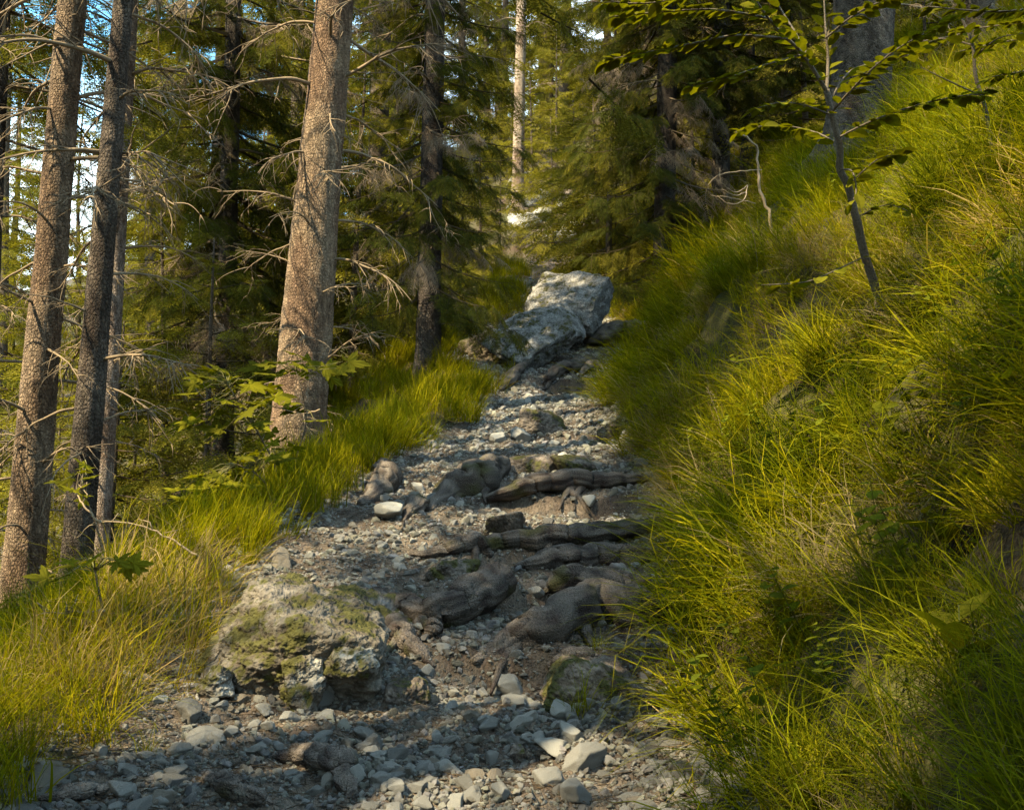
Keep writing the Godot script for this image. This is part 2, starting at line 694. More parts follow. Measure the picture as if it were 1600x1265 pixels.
func surface(tex: Texture2D, height: Texture2D, relief: float, scale: Vector3, rough := 0.9) -> StandardMaterial3D:
	var m := StandardMaterial3D.new()
	m.vertex_color_use_as_albedo = true
	m.roughness = rough
	m.metallic_specular = 0.3
	m.uv1_triplanar = true
	m.uv1_scale = scale
	if tex: m.albedo_texture = tex
	if height:
		m.heightmap_enabled = true
		m.heightmap_texture = height
		m.heightmap_scale = relief
	return m


func foliage(back: Color, rough := 0.6, col := Color.WHITE) -> StandardMaterial3D:
	var m := StandardMaterial3D.new()
	m.vertex_color_use_as_albedo = true
	m.albedo_color = col
	m.roughness = rough
	m.specular_mode = BaseMaterial3D.SPECULAR_DISABLED
	m.cull_mode = BaseMaterial3D.CULL_DISABLED
	m.backlight_enabled = true
	m.backlight = back
	return m


func gray(v: float) -> Color:
	return Color(v, v, v)


func make_materials() -> void:
	var speck := noise_map(FastNoiseLite.TYPE_SIMPLEX_SMOOTH, 0.045, 5, [[0.0, gray(0.45)], [0.45, gray(0.8)], [0.6, gray(0.9)], [1.0, gray(1.0)]])
	var grit := noise_map(FastNoiseLite.TYPE_CELLULAR, 0.06, 3, [[0.0, gray(0.0)], [1.0, gray(1.0)]])
	var barkt := noise_map(FastNoiseLite.TYPE_CELLULAR, 0.035, 3, [[0.0, gray(0.58)], [0.3, gray(0.86)], [1.0, gray(1.0)]])
	var barkh := noise_map(FastNoiseLite.TYPE_CELLULAR, 0.035, 3, [[0.0, gray(0.0)], [0.35, gray(0.8)], [1.0, gray(1.0)]])
	var stone := noise_map(FastNoiseLite.TYPE_SIMPLEX, 0.02, 6, [[0.0, gray(0.5)], [0.4, gray(0.82)], [0.55, gray(0.92)], [1.0, gray(1.0)]])
	var stoneh := noise_map(FastNoiseLite.TYPE_SIMPLEX, 0.03, 6, [[0.0, gray(0.0)], [1.0, gray(1.0)]])
	M.trail = surface(speck, grit, 1.2, Vector3.ONE * 2.3, 0.95)
	M.trail.uv1_world_triplanar = true
	M.soil = surface(speck, grit, 1.5, Vector3.ONE * 1.7, 0.95)
	M.soil.uv1_world_triplanar = true
	M.bark = surface(barkt, barkh, 2.2, Vector3(2.9, 1.6, 2.9), 0.9)
	M.fine_bark = surface(speck, grit, 0.6, Vector3(5, 3, 5), 0.85)
	M.rock = surface(stone, stoneh, 1.6, Vector3.ONE * 2.1, 0.85)
	M.root = surface(speck, barkh, 0.9, Vector3(4, 4, 4), 0.9)
	M.twig = surface(null, null, 0, Vector3.ONE, 0.85)
	M.twig.uv1_triplanar = false
	M.twig.albedo_color = lin(0.17, 0.125, 0.075)
	M.bare_wood = surface(null, null, 0, Vector3.ONE, 0.85)
	M.bare_wood.uv1_triplanar = false
	M.green = [Color(0.062, 0.068, 0.014), Color(0.12, 0.108, 0.017), Color(0.155, 0.135, 0.02)]
	M.gravel = surface(stone, stoneh, 0.5, Vector3.ONE * 2.6, 0.85)
	M.grass = foliage(Color(0.9, 0.9, 0.4), 0.6)
	M.spruce = foliage(Color(0.8, 0.8, 0.4), 0.6)
	M.leaf = []
	for k in 3:
		M.leaf.append(foliage(Color(0.9, 0.9, 0.4), 0.55, lin(0.085 + 0.02 * k, 0.082 + 0.018 * k, 0.008)))
	M.moss = foliage(Color(0.3, 0.3, 0.1), 0.9)
	M.oval = [leaf_oval(61), leaf_oval(62), leaf_oval(63)]
	M.pale = []
	for q in [Vector3(0.34, 0.325, 0.28), Vector3(0.27, 0.258, 0.222), Vector3(0.2, 0.19, 0.162), Vector3(0.42, 0.4, 0.34), Vector3(0.25, 0.213, 0.16)]:
		var m: StandardMaterial3D = M.gravel.duplicate()
		m.albedo_color = lin(q.x, q.y, q.z)
		M.pale.append(m)


# ================================================================ the scene
func _ready() -> void:
	# ---- camera
	var cam := Camera3D.new()
	cam.name = "camera"
	add_child(cam)
	cam.position = EYE
	cam.rotation_degrees = Vector3(TILT, 0, 0)
	cam.fov = 2.0 * rad_to_deg(atan(632.5 / FOC))
	cam.near = 0.05
	cam.far = 600.0
	cam.current = true
	# ---- sky, sun, exposure
	var env := Environment.new()
	env.background_mode = Environment.BG_SKY
	var sm := ProceduralSkyMaterial.new()
	sm.sky_top_color = Color(0.2, 0.5, 0.68)
	sm.sky_horizon_color = Color(0.66, 0.82, 0.86)
	sm.sky_curve = 0.16
	sm.ground_bottom_color = Color(0.12, 0.12, 0.06)
	sm.ground_horizon_color = Color(0.4, 0.45, 0.4)
	sm.sky_cover = noise_map(FastNoiseLite.TYPE_SIMPLEX_SMOOTH, 0.006, 5, [[0.0, Color(1, 0.97, 0.9, 0)], [0.4, Color(1, 0.97, 0.9, 0)], [0.6, Color(1, 0.97, 0.9, 0.6)], [1.0, Color(1, 0.97, 0.9, 0.9)]], 1024)
	sm.sky_cover_modulate = Color(1, 1, 1, 0.9)
	env.background_energy_multiplier = 0.55
	var sky := Sky.new()
	sky.sky_material = sm
	env.sky = sky
	env.tonemap_mode = Environment.TONE_MAPPER_LINEAR
	env.tonemap_exposure = 11.4
	env.ssao_enabled = true
	env.ssil_enabled = true
	env.sdfgi_enabled = true
	var we := WorldEnvironment.new()
	we.name = "world_environment"
	we.environment = env
	add_child(we)
	var sun := DirectionalLight3D.new()
	sun.name = "sun"
	sun.light_energy = 0.6
	sun.light_color = Color(1.0, 0.93, 0.78)
	sun.light_angular_distance = 0.5
	sun.shadow_enabled = true
	add_child(sun)
	sun.look_at_from_position(S * 50.0, Vector3.ZERO, Vector3.UP)

	rng.seed = 11
	nz.seed = 4
	nz.frequency = 1.0
	nz.noise_type = FastNoiseLite.TYPE_SIMPLEX_SMOOTH
	nz.fractal_type = FastNoiseLite.FRACTAL_NONE
	fb.seed = 9
	fb.frequency = 1.0
	fb.noise_type = FastNoiseLite.TYPE_SIMPLEX
	fb.fractal_octaves = 4
	make_materials()
	open_canopy()
	land()
	big_trees()
	forest()
	shade_trees()
	rocks()
	roots()
	stones()
	grasses()
	saplings()
	small_things()


# chosen sun patches: foliage is left out along their rays to the sun
func open_canopy() -> void:
	for q in [[875, 1150, 0.22, 0.52], [640, 1205, 0.08, 0.35], [240, 1130, 0.06, 0.12], [650, 770, 0.25, 0.5], [840, 695, 0.3, 0.5], [700, 700, 0.25, 0.5], [900, 640, 0.25, 0.45], [740, 572, 0.3, 0.5], [780, 500, 0.3, 0.45]]:
		gap(spot(q[0], q[1]), q[2], q[3])
	for q in [[850, 480, 14.6, 0.3], [900, 460, 15, 0.25], [800, 535, 14, 0.2], [970, 500, 17, 0.3], [470, 500, 9.8, 0.25], [480, 400, 9.8, 0.22], [460, 620, 9.8, 0.22], [495, 190, 9.8, 0.16], [70, 400, 8, 0.18], [35, 790, 8, 0.2], [55, 560, 8, 0.12], [30, 900, 8, 0.15], [600, 620, 10.5, 0.35], [640, 670, 9, 0.3], [520, 730, 7.5, 0.3], [400, 790, 6.4, 0.25], [690, 590, 11, 0.3], [270, 900, 5, 0.28], [130, 990, 4.3, 0.25], [60, 1080, 3.6, 0.2], [740, 500, 16, 0.4], [330, 850, 5.6, 0.2], [360, 640, 8, 0.2], [480, 580, 7.5, 0.2], [150, 600, 11, 0.3], [1440, 50, 5.4, 0.3], [1050, 70, 5.3, 0.3], [1260, 110, 5.6, 0.25], [1480, 155, 5.5, 0.2], [400, 600, 7.2, 0.3], [500, 570, 7.5, 0.2]]:
		gap(at(q[0], q[1], q[2]), q[3], 0.28 if q[3] < 0.23 else 0.5)
	for q in [[830, 300, 33.0], [850, 350, 29.0], [880, 380, 26.0], [810, 230, 36.0]]:
		gap(at(q[0], q[1], q[2]), 1.3)
	for q in [[1330, 590, 0.28], [1310, 660, 0.12], [1150, 285, 0.7], [1230, 255, 0.5], [1280, 225, 0.5], [1100, 330, 0.4], [1420, 330, 0.35], [1470, 300, 0.3], [1450, 460, 0.3], [1530, 480, 0.25], [1400, 390, 0.2], [1215, 390, 0.25], [1040, 430, 0.4], [1000, 470, 0.35], [1120, 420, 0.35], [1560, 200, 0.4], [1270, 900, 0.2], [1330, 700, 0.22], [1190, 1000, 0.12], [1470, 1090, 0.12], [1450, 850, 0.16], [1110, 780, 0.1], [1540, 640, 0.14]]:
		gap(spot(q[0], q[1]) + Vector3(0, 0.2, 0), q[2], 0.2 if q[2] < 0.29 else 0.3)


func land() -> void:
	var ds := PackedFloat32Array()
	var d := -30.0
	while d < -2.1:
		ds.append(d); d += 2.0
	d = -2.0
	while d < 1.4:
		ds.append(d); d += 0.5
	d = 1.5
	while d < 24.0:
		ds.append(d); d *= 1.0065
	while d < 170.0:
		ds.append(d); d *= 1.03
	var tc := 130
	var us := PackedFloat32Array([0.0])
	var w := 0.035
	while us[us.size() - 1] < 130.0:
		us.append(us[us.size() - 1] + w)
		w *= 1.05
	var un := us.size()
	var TP := PackedVector3Array(); var TC := PackedColorArray()
	var LP := PackedVector3Array(); var LC := PackedColorArray()
	var RP := PackedVector3Array(); var RC := PackedColorArray()
	for q in ds:
		var hc := tab(HD, HY, q)
		var el := left_edge(q)
		var er := right_edge(q)
		for k in tc + 1:
			var x := lerpf(el, er, float(k) / tc)
			var y := surf(q, x, hc, el, er)
			TP.append(Vector3(x, y, -q))
			var f := 0.5 + 0.5 * fb.get_noise_2d(x * 3.0, q * 3.0)
			var c := Color(0.056, 0.04, 0.028).lerp(Color(0.165, 0.13, 0.094), clampf(f * 1.3 - 0.1, 0, 1))
			TC.append(c)
		for k in un:
			var xl := el - us[un - 1 - k]
			LP.append(Vector3(xl, surf(q, xl, hc, el, er), -q))
			var f2 := 0.5 + 0.5 * fb.get_noise_2d(xl * 1.1, q * 1.1)
			LC.append(Color(0.075, 0.05, 0.03).lerp(Color(0.07, 0.07, 0.02), clampf(f2 * 1.6 - 0.4, 0, 1)))
			var xr := er + us[k]
			RP.append(Vector3(xr, surf(q, xr + 0.0001, hc, el, er), -q))
			var f3 := 0.5 + 0.5 * fb.get_noise_2d(xr * 1.1, q * 1.1)
			RC.append(Color(0.06, 0.042, 0.026).lerp(Color(0.06, 0.06, 0.015), clampf(f3 * 1.6 - 0.4, 0, 1)))
	tag(part("trail", grid(TP, TC, ds.size(), tc + 1), M.trail), "", "", "", "structure")
	tag(part("hillside", grid(LP, LC, ds.size(), un), M.soil), "", "", "", "structure")
	tag(part("bank", grid(RP, RC, ds.size(), un), M.soil), "", "", "", "structure")


# ---------------------------------------------------------------- trees
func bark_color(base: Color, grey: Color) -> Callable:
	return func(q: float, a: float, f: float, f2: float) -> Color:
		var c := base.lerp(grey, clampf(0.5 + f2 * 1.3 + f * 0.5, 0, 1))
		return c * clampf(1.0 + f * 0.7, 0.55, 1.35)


func tall_tree(called: String, label: String, foot: Array, head: Array, d: float, rads: Array, sides: int, base: Color, grey: Color, tall: float, low: float, reach: float, dead: int, flare: float, seedn: int, boughs := 60, dead_low := 0.6) -> Node3D:
	var p := at(foot[0], foot[1], d)
	p.y = H(p.x, p.z) - 0.03
	var q := at(head[0], head[1], d)
	var dir := (q - p) / (q.y - p.y)
	dir.y = 1.0
	var o := thing(called, label, "tree", p)
	rng.seed = seedn
	var hs := PackedFloat32Array(); var rs := PackedFloat32Array()
	for k in rads:
		hs.append(k[0]); rs.append(k[1])
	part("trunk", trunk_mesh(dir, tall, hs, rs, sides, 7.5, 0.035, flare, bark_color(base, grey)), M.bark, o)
	rng.seed = seedn + 5
	for k in dead:
		var y := lerpf(dead_low, minf(low, 6.6), (k + rng.randf()) / dead)
		var r := tab(hs, rs, y)
		var az := k * 2.39996 + R(-0.5, 0.5)
		var bs := Basis(Vector3.UP, az) * Basis(Vector3(0, 0, 1), R(-0.35, 0.3)) * Basis(Vector3.RIGHT, R(-0.5, 0.5))
		var sc := R(0.55, 1.0) * clampf(0.6 + y * 0.18, 0.6, 1.6)
		part("branch", M.dead[k % M.dead.size()], M.twig, o, Transform3D(bs.scaled_local(Vector3.ONE * sc), dir * y + Vector3(cos(az), 0, -sin(az)) * r * 0.85))
	if boughs > 0:
		var xs := []
		for x in crown(seedn + 9, tall, low, reach, boughs):
			var t: Transform3D = x[0]
			t.origin += (dir - Vector3.UP) * t.origin.y
			xs.append([t, x[1]])
		boughs_on(o, xs, seedn)
	return o


# clusters of sprays along each bough's line, left out along the rays to the chosen sun patches
func boughs_on(o: Node3D, crowned: Array, seedn: int) -> void:
	rng.seed = seedn
	var xs := [[], []]
	var limbs := Buf.new()
	for x in crowned:
		var t: Transform3D = x[0]
		var L: float = x[1]
		var n := maxi(1, int(round(L / 0.75)))
		var ll := L / n
		for j in n:
			var kk := rng.randi() % 2
			var w := t * Transform3D(Basis(Vector3(0, 0, 1), -0.1 * j) * Basis(Vector3.UP, R(-0.25, 0.25)), Vector3(ll * j, -0.05 * j * j * L, 0))
			var start := o.position + w * Vector3(0.15, 0, 0)
			var mid := o.position + w * Vector3(0.5, -0.1, 0)
			var end := o.position + w * Vector3(0.9, -0.2, 0)
			var tip := o.position + w * Vector3(1.25, -0.35, 0)
			if mid.distance_to(EYE) < 3.5: continue   # kept clear around the walker
			if not clear_of_gaps(start) or not clear_of_gaps(mid) or not clear_of_gaps(end) or not clear_of_gaps(tip): continue
			xs[kk].append(w.scaled_local(Vector3.ONE * (0.8 + 0.4 * rng.randf())))
		limbs.stick(t.origin, t * Vector3(L * 0.8, -0.02 * L, 0), 0.01 + 0.008 * L, 0.008, Color.WHITE)
	for k in 2:
		tag(many("crown", M.cluster[k], M.spruce, xs[k], tints(xs[k].size(), Color(0.75, 0.8, 0.8), Color(1.1, 1.05, 0.9)), o), "", "", "", "stuff")
	tag(part("limbs", limbs.mesh(false), M.twig, o), "", "", "", "stuff")


func big_trees() -> void:
	var bk := Color(0.07, 0.052, 0.034)
	var fine := [spray(21, M.green[0], bk), spray(22, M.green[1], bk), spray(24, M.green[0], bk)]
	var thin := [spray(25, M.green[0], bk, 2.2), spray(26, M.green[1], bk, 2.2), spray(27, M.green[2], bk, 2.2)]
	var wide := [spray(65, M.green[1], bk, 3.4), spray(66, M.green[2], bk, 3.4), spray(67, M.green[2], bk, 3.0)]
	var bare := [spray(23, bk, Color(0.17, 0.125, 0.075), 1.0, true), spray(28, bk, Color(0.14, 0.105, 0.07), 1.0, true)]
	M.thin = thin
	M.cluster = [bough(31, 1.0, 0.56, 0.15, 0.3, wide, bk).mesh(false), bough(32, 1.0, 0.6, 0.15, 0.35, wide, bk).mesh(false)]
	M.fine_bough = []
	M.bare_bough = []
	for k in 4: M.fine_bough.append(bough(33 + k, 1.6, 0.6, 0.22, 0.62, fine, bk).mesh(false))
	for k in 3: M.bare_bough.append(bough(43 + k, 1.6, 0.65, 0.3, 0.7, bare, bk).mesh(false))
	M.far_bough = []
	for k in 3: M.far_bough.append([bough(51 + k, 3.0, 1.05, 0.36, 0.42, wide, bk), bough(54 + k, 2.0, 0.98, 0.33, 0.42, wide, bk), bough(57 + k, 1.1, 0.8, 0.28, 0.3, wide, bk)])
	M.dead = []
	for k in 7: M.dead.append(dead_branch(300 + k, 9 + k))
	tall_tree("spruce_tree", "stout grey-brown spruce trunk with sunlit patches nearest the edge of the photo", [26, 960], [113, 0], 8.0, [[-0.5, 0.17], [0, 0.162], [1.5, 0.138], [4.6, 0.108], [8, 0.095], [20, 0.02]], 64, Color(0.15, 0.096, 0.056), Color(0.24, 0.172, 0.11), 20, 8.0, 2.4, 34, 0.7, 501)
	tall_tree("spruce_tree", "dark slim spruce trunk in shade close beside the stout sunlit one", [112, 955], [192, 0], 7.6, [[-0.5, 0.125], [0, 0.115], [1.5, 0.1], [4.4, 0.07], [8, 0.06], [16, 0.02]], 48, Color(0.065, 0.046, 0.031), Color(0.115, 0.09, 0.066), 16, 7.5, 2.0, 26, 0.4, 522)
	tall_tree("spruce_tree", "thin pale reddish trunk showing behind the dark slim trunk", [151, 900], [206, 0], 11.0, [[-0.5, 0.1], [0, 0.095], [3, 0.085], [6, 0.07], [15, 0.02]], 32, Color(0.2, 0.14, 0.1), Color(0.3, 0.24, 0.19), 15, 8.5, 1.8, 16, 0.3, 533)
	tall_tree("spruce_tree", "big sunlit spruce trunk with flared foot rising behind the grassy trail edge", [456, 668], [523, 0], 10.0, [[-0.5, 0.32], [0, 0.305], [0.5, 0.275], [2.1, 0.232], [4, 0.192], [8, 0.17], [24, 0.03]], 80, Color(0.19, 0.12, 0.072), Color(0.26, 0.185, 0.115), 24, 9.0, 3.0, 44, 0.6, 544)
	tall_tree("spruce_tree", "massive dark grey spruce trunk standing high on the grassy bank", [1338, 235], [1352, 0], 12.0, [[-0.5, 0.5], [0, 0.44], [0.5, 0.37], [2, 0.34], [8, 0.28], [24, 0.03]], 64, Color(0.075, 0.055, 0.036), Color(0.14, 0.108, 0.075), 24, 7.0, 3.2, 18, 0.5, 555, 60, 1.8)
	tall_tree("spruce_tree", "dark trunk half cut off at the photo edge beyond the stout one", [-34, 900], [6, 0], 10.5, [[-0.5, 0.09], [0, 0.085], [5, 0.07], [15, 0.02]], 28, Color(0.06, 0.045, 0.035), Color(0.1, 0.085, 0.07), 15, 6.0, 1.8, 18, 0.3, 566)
	# the dark spruce whose low boughs hang beside the big trunk
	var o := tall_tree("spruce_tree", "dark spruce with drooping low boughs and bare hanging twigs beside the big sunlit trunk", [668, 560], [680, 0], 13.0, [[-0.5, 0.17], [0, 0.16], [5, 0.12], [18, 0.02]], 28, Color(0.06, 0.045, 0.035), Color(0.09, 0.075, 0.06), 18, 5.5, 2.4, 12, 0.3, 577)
	drape(o, 578, 0.9, 7.5, 1.3, 96, 0.62, 0.6)
	# the dense dark spruce over the foot of the bank, and the next behind it
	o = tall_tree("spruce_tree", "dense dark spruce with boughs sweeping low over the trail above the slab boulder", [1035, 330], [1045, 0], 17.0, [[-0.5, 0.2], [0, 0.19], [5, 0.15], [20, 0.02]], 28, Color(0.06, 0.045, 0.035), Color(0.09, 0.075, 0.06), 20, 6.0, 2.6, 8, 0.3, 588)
	drape(o, 589, 0.5, 7.5, 1.75, 112, 0.75, 0.45, 0.1)
	o = tall_tree("spruce_tree", "shaded spruce with brown dead twigs between the dense dark one and the massive trunk", [1125, 240], [1128, 0], 17.5, [[-0.5, 0.17], [0, 0.16], [5, 0.12], [18, 0.02]], 28, Color(0.07, 0.055, 0.045), Color(0.11, 0.095, 0.08), 18, 5.5, 2.4, 24, 0.3, 599)
	drape(o, 600, 2.2, 6.5, 1.9, 40, 0.7, 0.5)
	o = tall_tree("spruce_tree", "slim spruce trunk standing behind the ridge of the bank near the massive trunk", [1165, 225], [1172, 0], 19.0, [[-0.5, 0.13], [0, 0.12], [5, 0.1], [16, 0.02]], 24, Color(0.08, 0.065, 0.05), Color(0.12, 0.1, 0.085), 16, 4.5, 2.0, 16, 0.3, 611)
	drape(o, 612, 1.5, 6.0, 1.7, 36, 0.7, 0.5)
	o = tall_tree("spruce_tree", "spruce with hanging green boughs filling the gap left of the big sunlit trunk", [350, 640], [365, 0], 15.0, [[-0.5, 0.15], [0, 0.14], [5, 0.12], [18, 0.02]], 24, Color(0.07, 0.055, 0.04), Color(0.11, 0.09, 0.07), 18, 6.0, 2.4, 22, 0.3, 622)
	drape(o, 623, 1.6, 7.5, 2.1, 76, 0.75, 0.55)


# low living boughs and bare twigs below the crown
func drape(o: Node3D, seedn: int, low: float, high: float, reach: float, boughs: int, size: float, hang: float, bare := 0.26) -> void:
	var sets := [[], [], [], [], [], [], []]
	for x in crown(seedn, high, low, reach, boughs, 0.1):
		var k := rng.randi() % 4
		if rng.randf() < bare: k = 4 + rng.randi() % 3
		var t: Transform3D = x[0]
		sets[k].append(t.scaled_local(Vector3.ONE * clampf(reach * R(0.7, 1.1) / 1.7, 0.6, 1.5)))
	for k in 7:
		if sets[k].is_empty(): continue
		if k < 4: tag(many("low_boughs", M.fine_bough[k], M.spruce, sets[k], tints(sets[k].size(), Color(0.7, 0.75, 0.75), Color(1.0, 0.98, 0.85)), o), "", "", "", "stuff")
		else: tag(many("bare_twigs", M.bare_bough[k - 4], M.bare_wood, sets[k], [], o), "", "", "", "stuff")


func make_forest_tree(called: String, seedn: int, tall: float, low: float, reach: float, boughs: int, size: float, r: float, dead: int) -> Node3D:
	var o := Node3D.new()
	rng.seed = seedn
	var hs := PackedFloat32Array([-0.5, 0, 0.3 * tall, tall])
	var rs := PackedFloat32Array([r * 1.15, r * 1.1, r * 0.85, 0.01])
	var b := Buf.new()
	var pts := PackedVector3Array(); var rad := PackedFloat32Array()
	for k in 16:
		var y := -0.5 + (tall + 0.5) * k / 15.0
		pts.append(Vector3(0.08 * sin(y * 0.4 + seedn), y, 0.06 * cos(y * 0.5)))
		rad.append(tab(hs, rs, y))
	tube(b, pts, rad, 12, 0.08, 5.0, Color(0.13, 0.1, 0.07))
	part("trunk", b.mesh(), M.bark, o)
	var cb := Buf.new()
	for x in crown(seedn, tall, low, reach, boughs):
		var L: float = x[1]
		var kind := 0 if L > 2.3 else (1 if L > 1.4 else 2)
		var t: Transform3D = x[0]
		cb.add(M.far_bough[rng.randi() % 3][kind], t.scaled_local(Vector3.ONE * clampf(L / [3.0, 2.0, 1.1][kind], 0.45, 1.3) * size))
	tag(part("crown", cb.mesh(false), M.spruce, o), "", "", "", "stuff")
	for k in dead:
		var y := lerpf(0.8, low, (k + rng.randf()) / dead)
		var az := k * 2.39996
		part("branch", M.dead[k % M.dead.size()], M.twig, o, Transform3D((Basis(Vector3.UP, az) * Basis(Vector3(0, 0, 1), R(-0.4, 0.1))).scaled_local(Vector3.ONE * R(0.8, 1.5)), Vector3(0, y, 0)))
	return o


func plant_copy(proto: Node3D, called: String, label: String, group: String, p: Vector3, turn: float, sc: float) -> Node3D:
	var o: Node3D = proto.duplicate()
	o.name = numbered(called)
	add_child(o)
	o.position = p
	o.rotation.y = turn
	o.scale = Vector3.ONE * sc
	tag(o, label, "tree", group)
	return o


const NTH := ["nearest", "second", "third", "fourth", "fifth", "sixth", "seventh", "eighth", "ninth", "tenth", "eleventh", "twelfth", "thirteenth", "fourteenth", "fifteenth", "sixteenth", "seventeenth", "eighteenth", "nineteenth", "twentieth", "twenty-first", "twenty-second", "twenty-third", "twenty-fourth", "twenty-fifth", "twenty-sixth", "twenty-seventh", "twenty-eighth", "twenty-ninth"]


func bearing(u: float) -> String:
	if u < -0.44: return "beside the stout trunk at the photo edge"
	if u < -0.38: return "behind the slim dark trunk"
	if u < -0.29: return "just right of the slim dark trunk"
	if u < -0.2: return "left of the big sunlit trunk"
	if u < -0.12: return "just right of the big sunlit trunk"
	if u < -0.03: return "above the outer verge of the trail"
	if u < 0.06: return "in the gap above the slab boulders"
	if u < 0.16: return "above the foot of the grassy bank"
	if u < 0.26: return "over the ridge with the dead stem"
	if u < 0.38: return "around the massive dark trunk"
	return "over the high end of the bank"


func forest() -> void:
	var protos := [make_forest_tree("", 71, 21, 1.6, 2.9, 84, 1.0, 0.2, 12), make_forest_tree("", 72, 19, 1.2, 2.6, 80, 1.0, 0.17, 10), make_forest_tree("", 73, 23, 3.5, 3.0, 80, 1.0, 0.22, 18)]
	var young := [make_forest_tree("", 74, 5.0, 0.3, 1.2, 36, 0.9, 0.05, 0), make_forest_tree("", 75, 3.4, 0.15, 1.0, 30, 0.9, 0.04, 0)]
	M.protos = protos
	rng.seed = 77
	var placed: Array = []
	var tries := 0
	while placed.size() < 92 and tries < 9000:
		tries += 1
		var d := lerpf(13.5, 82.0, pow(rng.randf(), 1.25))
		var x := R(-0.54, 0.56) * d
		var mid := (left_edge(d) + right_edge(d)) / 2
		if d < 44 and absf(x - mid) < 1.8 + 0.03 * d: continue
		if x > 0 and d < 20 and x < right_edge(d) + 4.5: continue
		if x < 0 and d < 17 and x > -7.0: continue
		if x < -9 and d > 58: continue
		if x < -0.47 * d and d < 30: continue
		if x < -6 and d < 21 and rng.randf() < 0.6: continue
		var far := 2.9 if d < 38 else 2.8
		var ok := true
		for t in [[1.0, 27.0, 2.6], [1.2, 32.0, 2.8], [1.3, 38.0, 2.8], [-8.0, 25.0, 1.7], [-12.0, 31.0, 1.8], [-4.5, 24.0, 1.5]]:
			var w := Vector2(x - t[0], d - t[1])
			var al := w.dot(Vector2(S.x, -S.z).normalized())
			if al > 0.0 and al < 20.0 and absf(w.cross(Vector2(S.x, -S.z).normalized())) < t[2]: ok = false
		for q in placed:
			if Vector2(q.x - x, q.y - d).length() < far:
				ok = false
				break
		if ok: placed.append(Vector2(x, d))
	placed.sort_custom(func(a, b): return a.y < b.y)
	var count := {}
	for q in placed:
		var where := bearing(q.x / q.y)
		var n: int = count.get(where, 0)
		count[where] = n + 1
		plant_copy(protos[rng.randi() % 3], "spruce_tree", "tall spruce seen %s, %s of those in distance" % [where, NTH[mini(n, 28)]], "spruces of the forest behind", ground(q.x, q.y) - Vector3(0, 0.1, 0), R(0, TAU), R(0.8, 1.25))
	# the bare pale trunk in the clearing
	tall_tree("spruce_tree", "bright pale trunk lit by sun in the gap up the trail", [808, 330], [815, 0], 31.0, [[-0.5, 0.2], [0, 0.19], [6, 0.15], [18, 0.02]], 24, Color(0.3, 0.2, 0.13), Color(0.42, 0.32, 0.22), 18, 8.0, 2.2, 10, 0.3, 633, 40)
	rng.seed = 78
	var yp := []
	for q in [[330, 700, 13.0], [250, 720, 15.0], [210, 660, 19.0], [560, 560, 14.5], [620, 560, 16.0], [720, 480, 22.0], [700, 520, 18.0], [640, 540, 20.0], [900, 400, 23.0], [930, 415, 21.0], [860, 420, 27.0], [780, 430, 28.0], [960, 395, 19.5], [990, 360, 22.0], [750, 450, 25.0], [300, 600, 22.0], [400, 600, 20.0], [520, 560, 21.0], [480, 580, 24.0], [60, 800, 15.0], [20, 820, 18.0], [90, 760, 22.0], [180, 760, 13.5], [1080, 270, 20.0], [1150, 230, 23.0], [830, 400, 33.0], [870, 360, 36.0], [800, 380, 38.0], [1220, 200, 20.0], [1450, 90, 15.0], [1520, 70, 16.0], [1250, 180, 17.0], [590, 520, 25.0], [230, 700, 27.0], [120, 720, 30.0], [360, 620, 30.0]]:
		var p := at(q[0], q[1], q[2])
		yp.append(Vector2(p.x, q[2]))
	yp.sort_custom(func(a, b): return a.y < b.y)
	count = {}
	for q in yp:
		var where := bearing(q.x / q.y)
		var n: int = count.get(where, 0)
		count[where] = n + 1
		plant_copy(young[rng.randi() % 2], "young_spruce", "young spruce seen %s, %s of those in distance" % [where, NTH[mini(n, 28)]], "young spruces under the trees", ground(q.x, q.y) - Vector3(0, 0.03, 0), R(0, TAU), R(0.75, 1.3))
	for q in protos: q.queue_free()
	for q in young: q.queue_free()


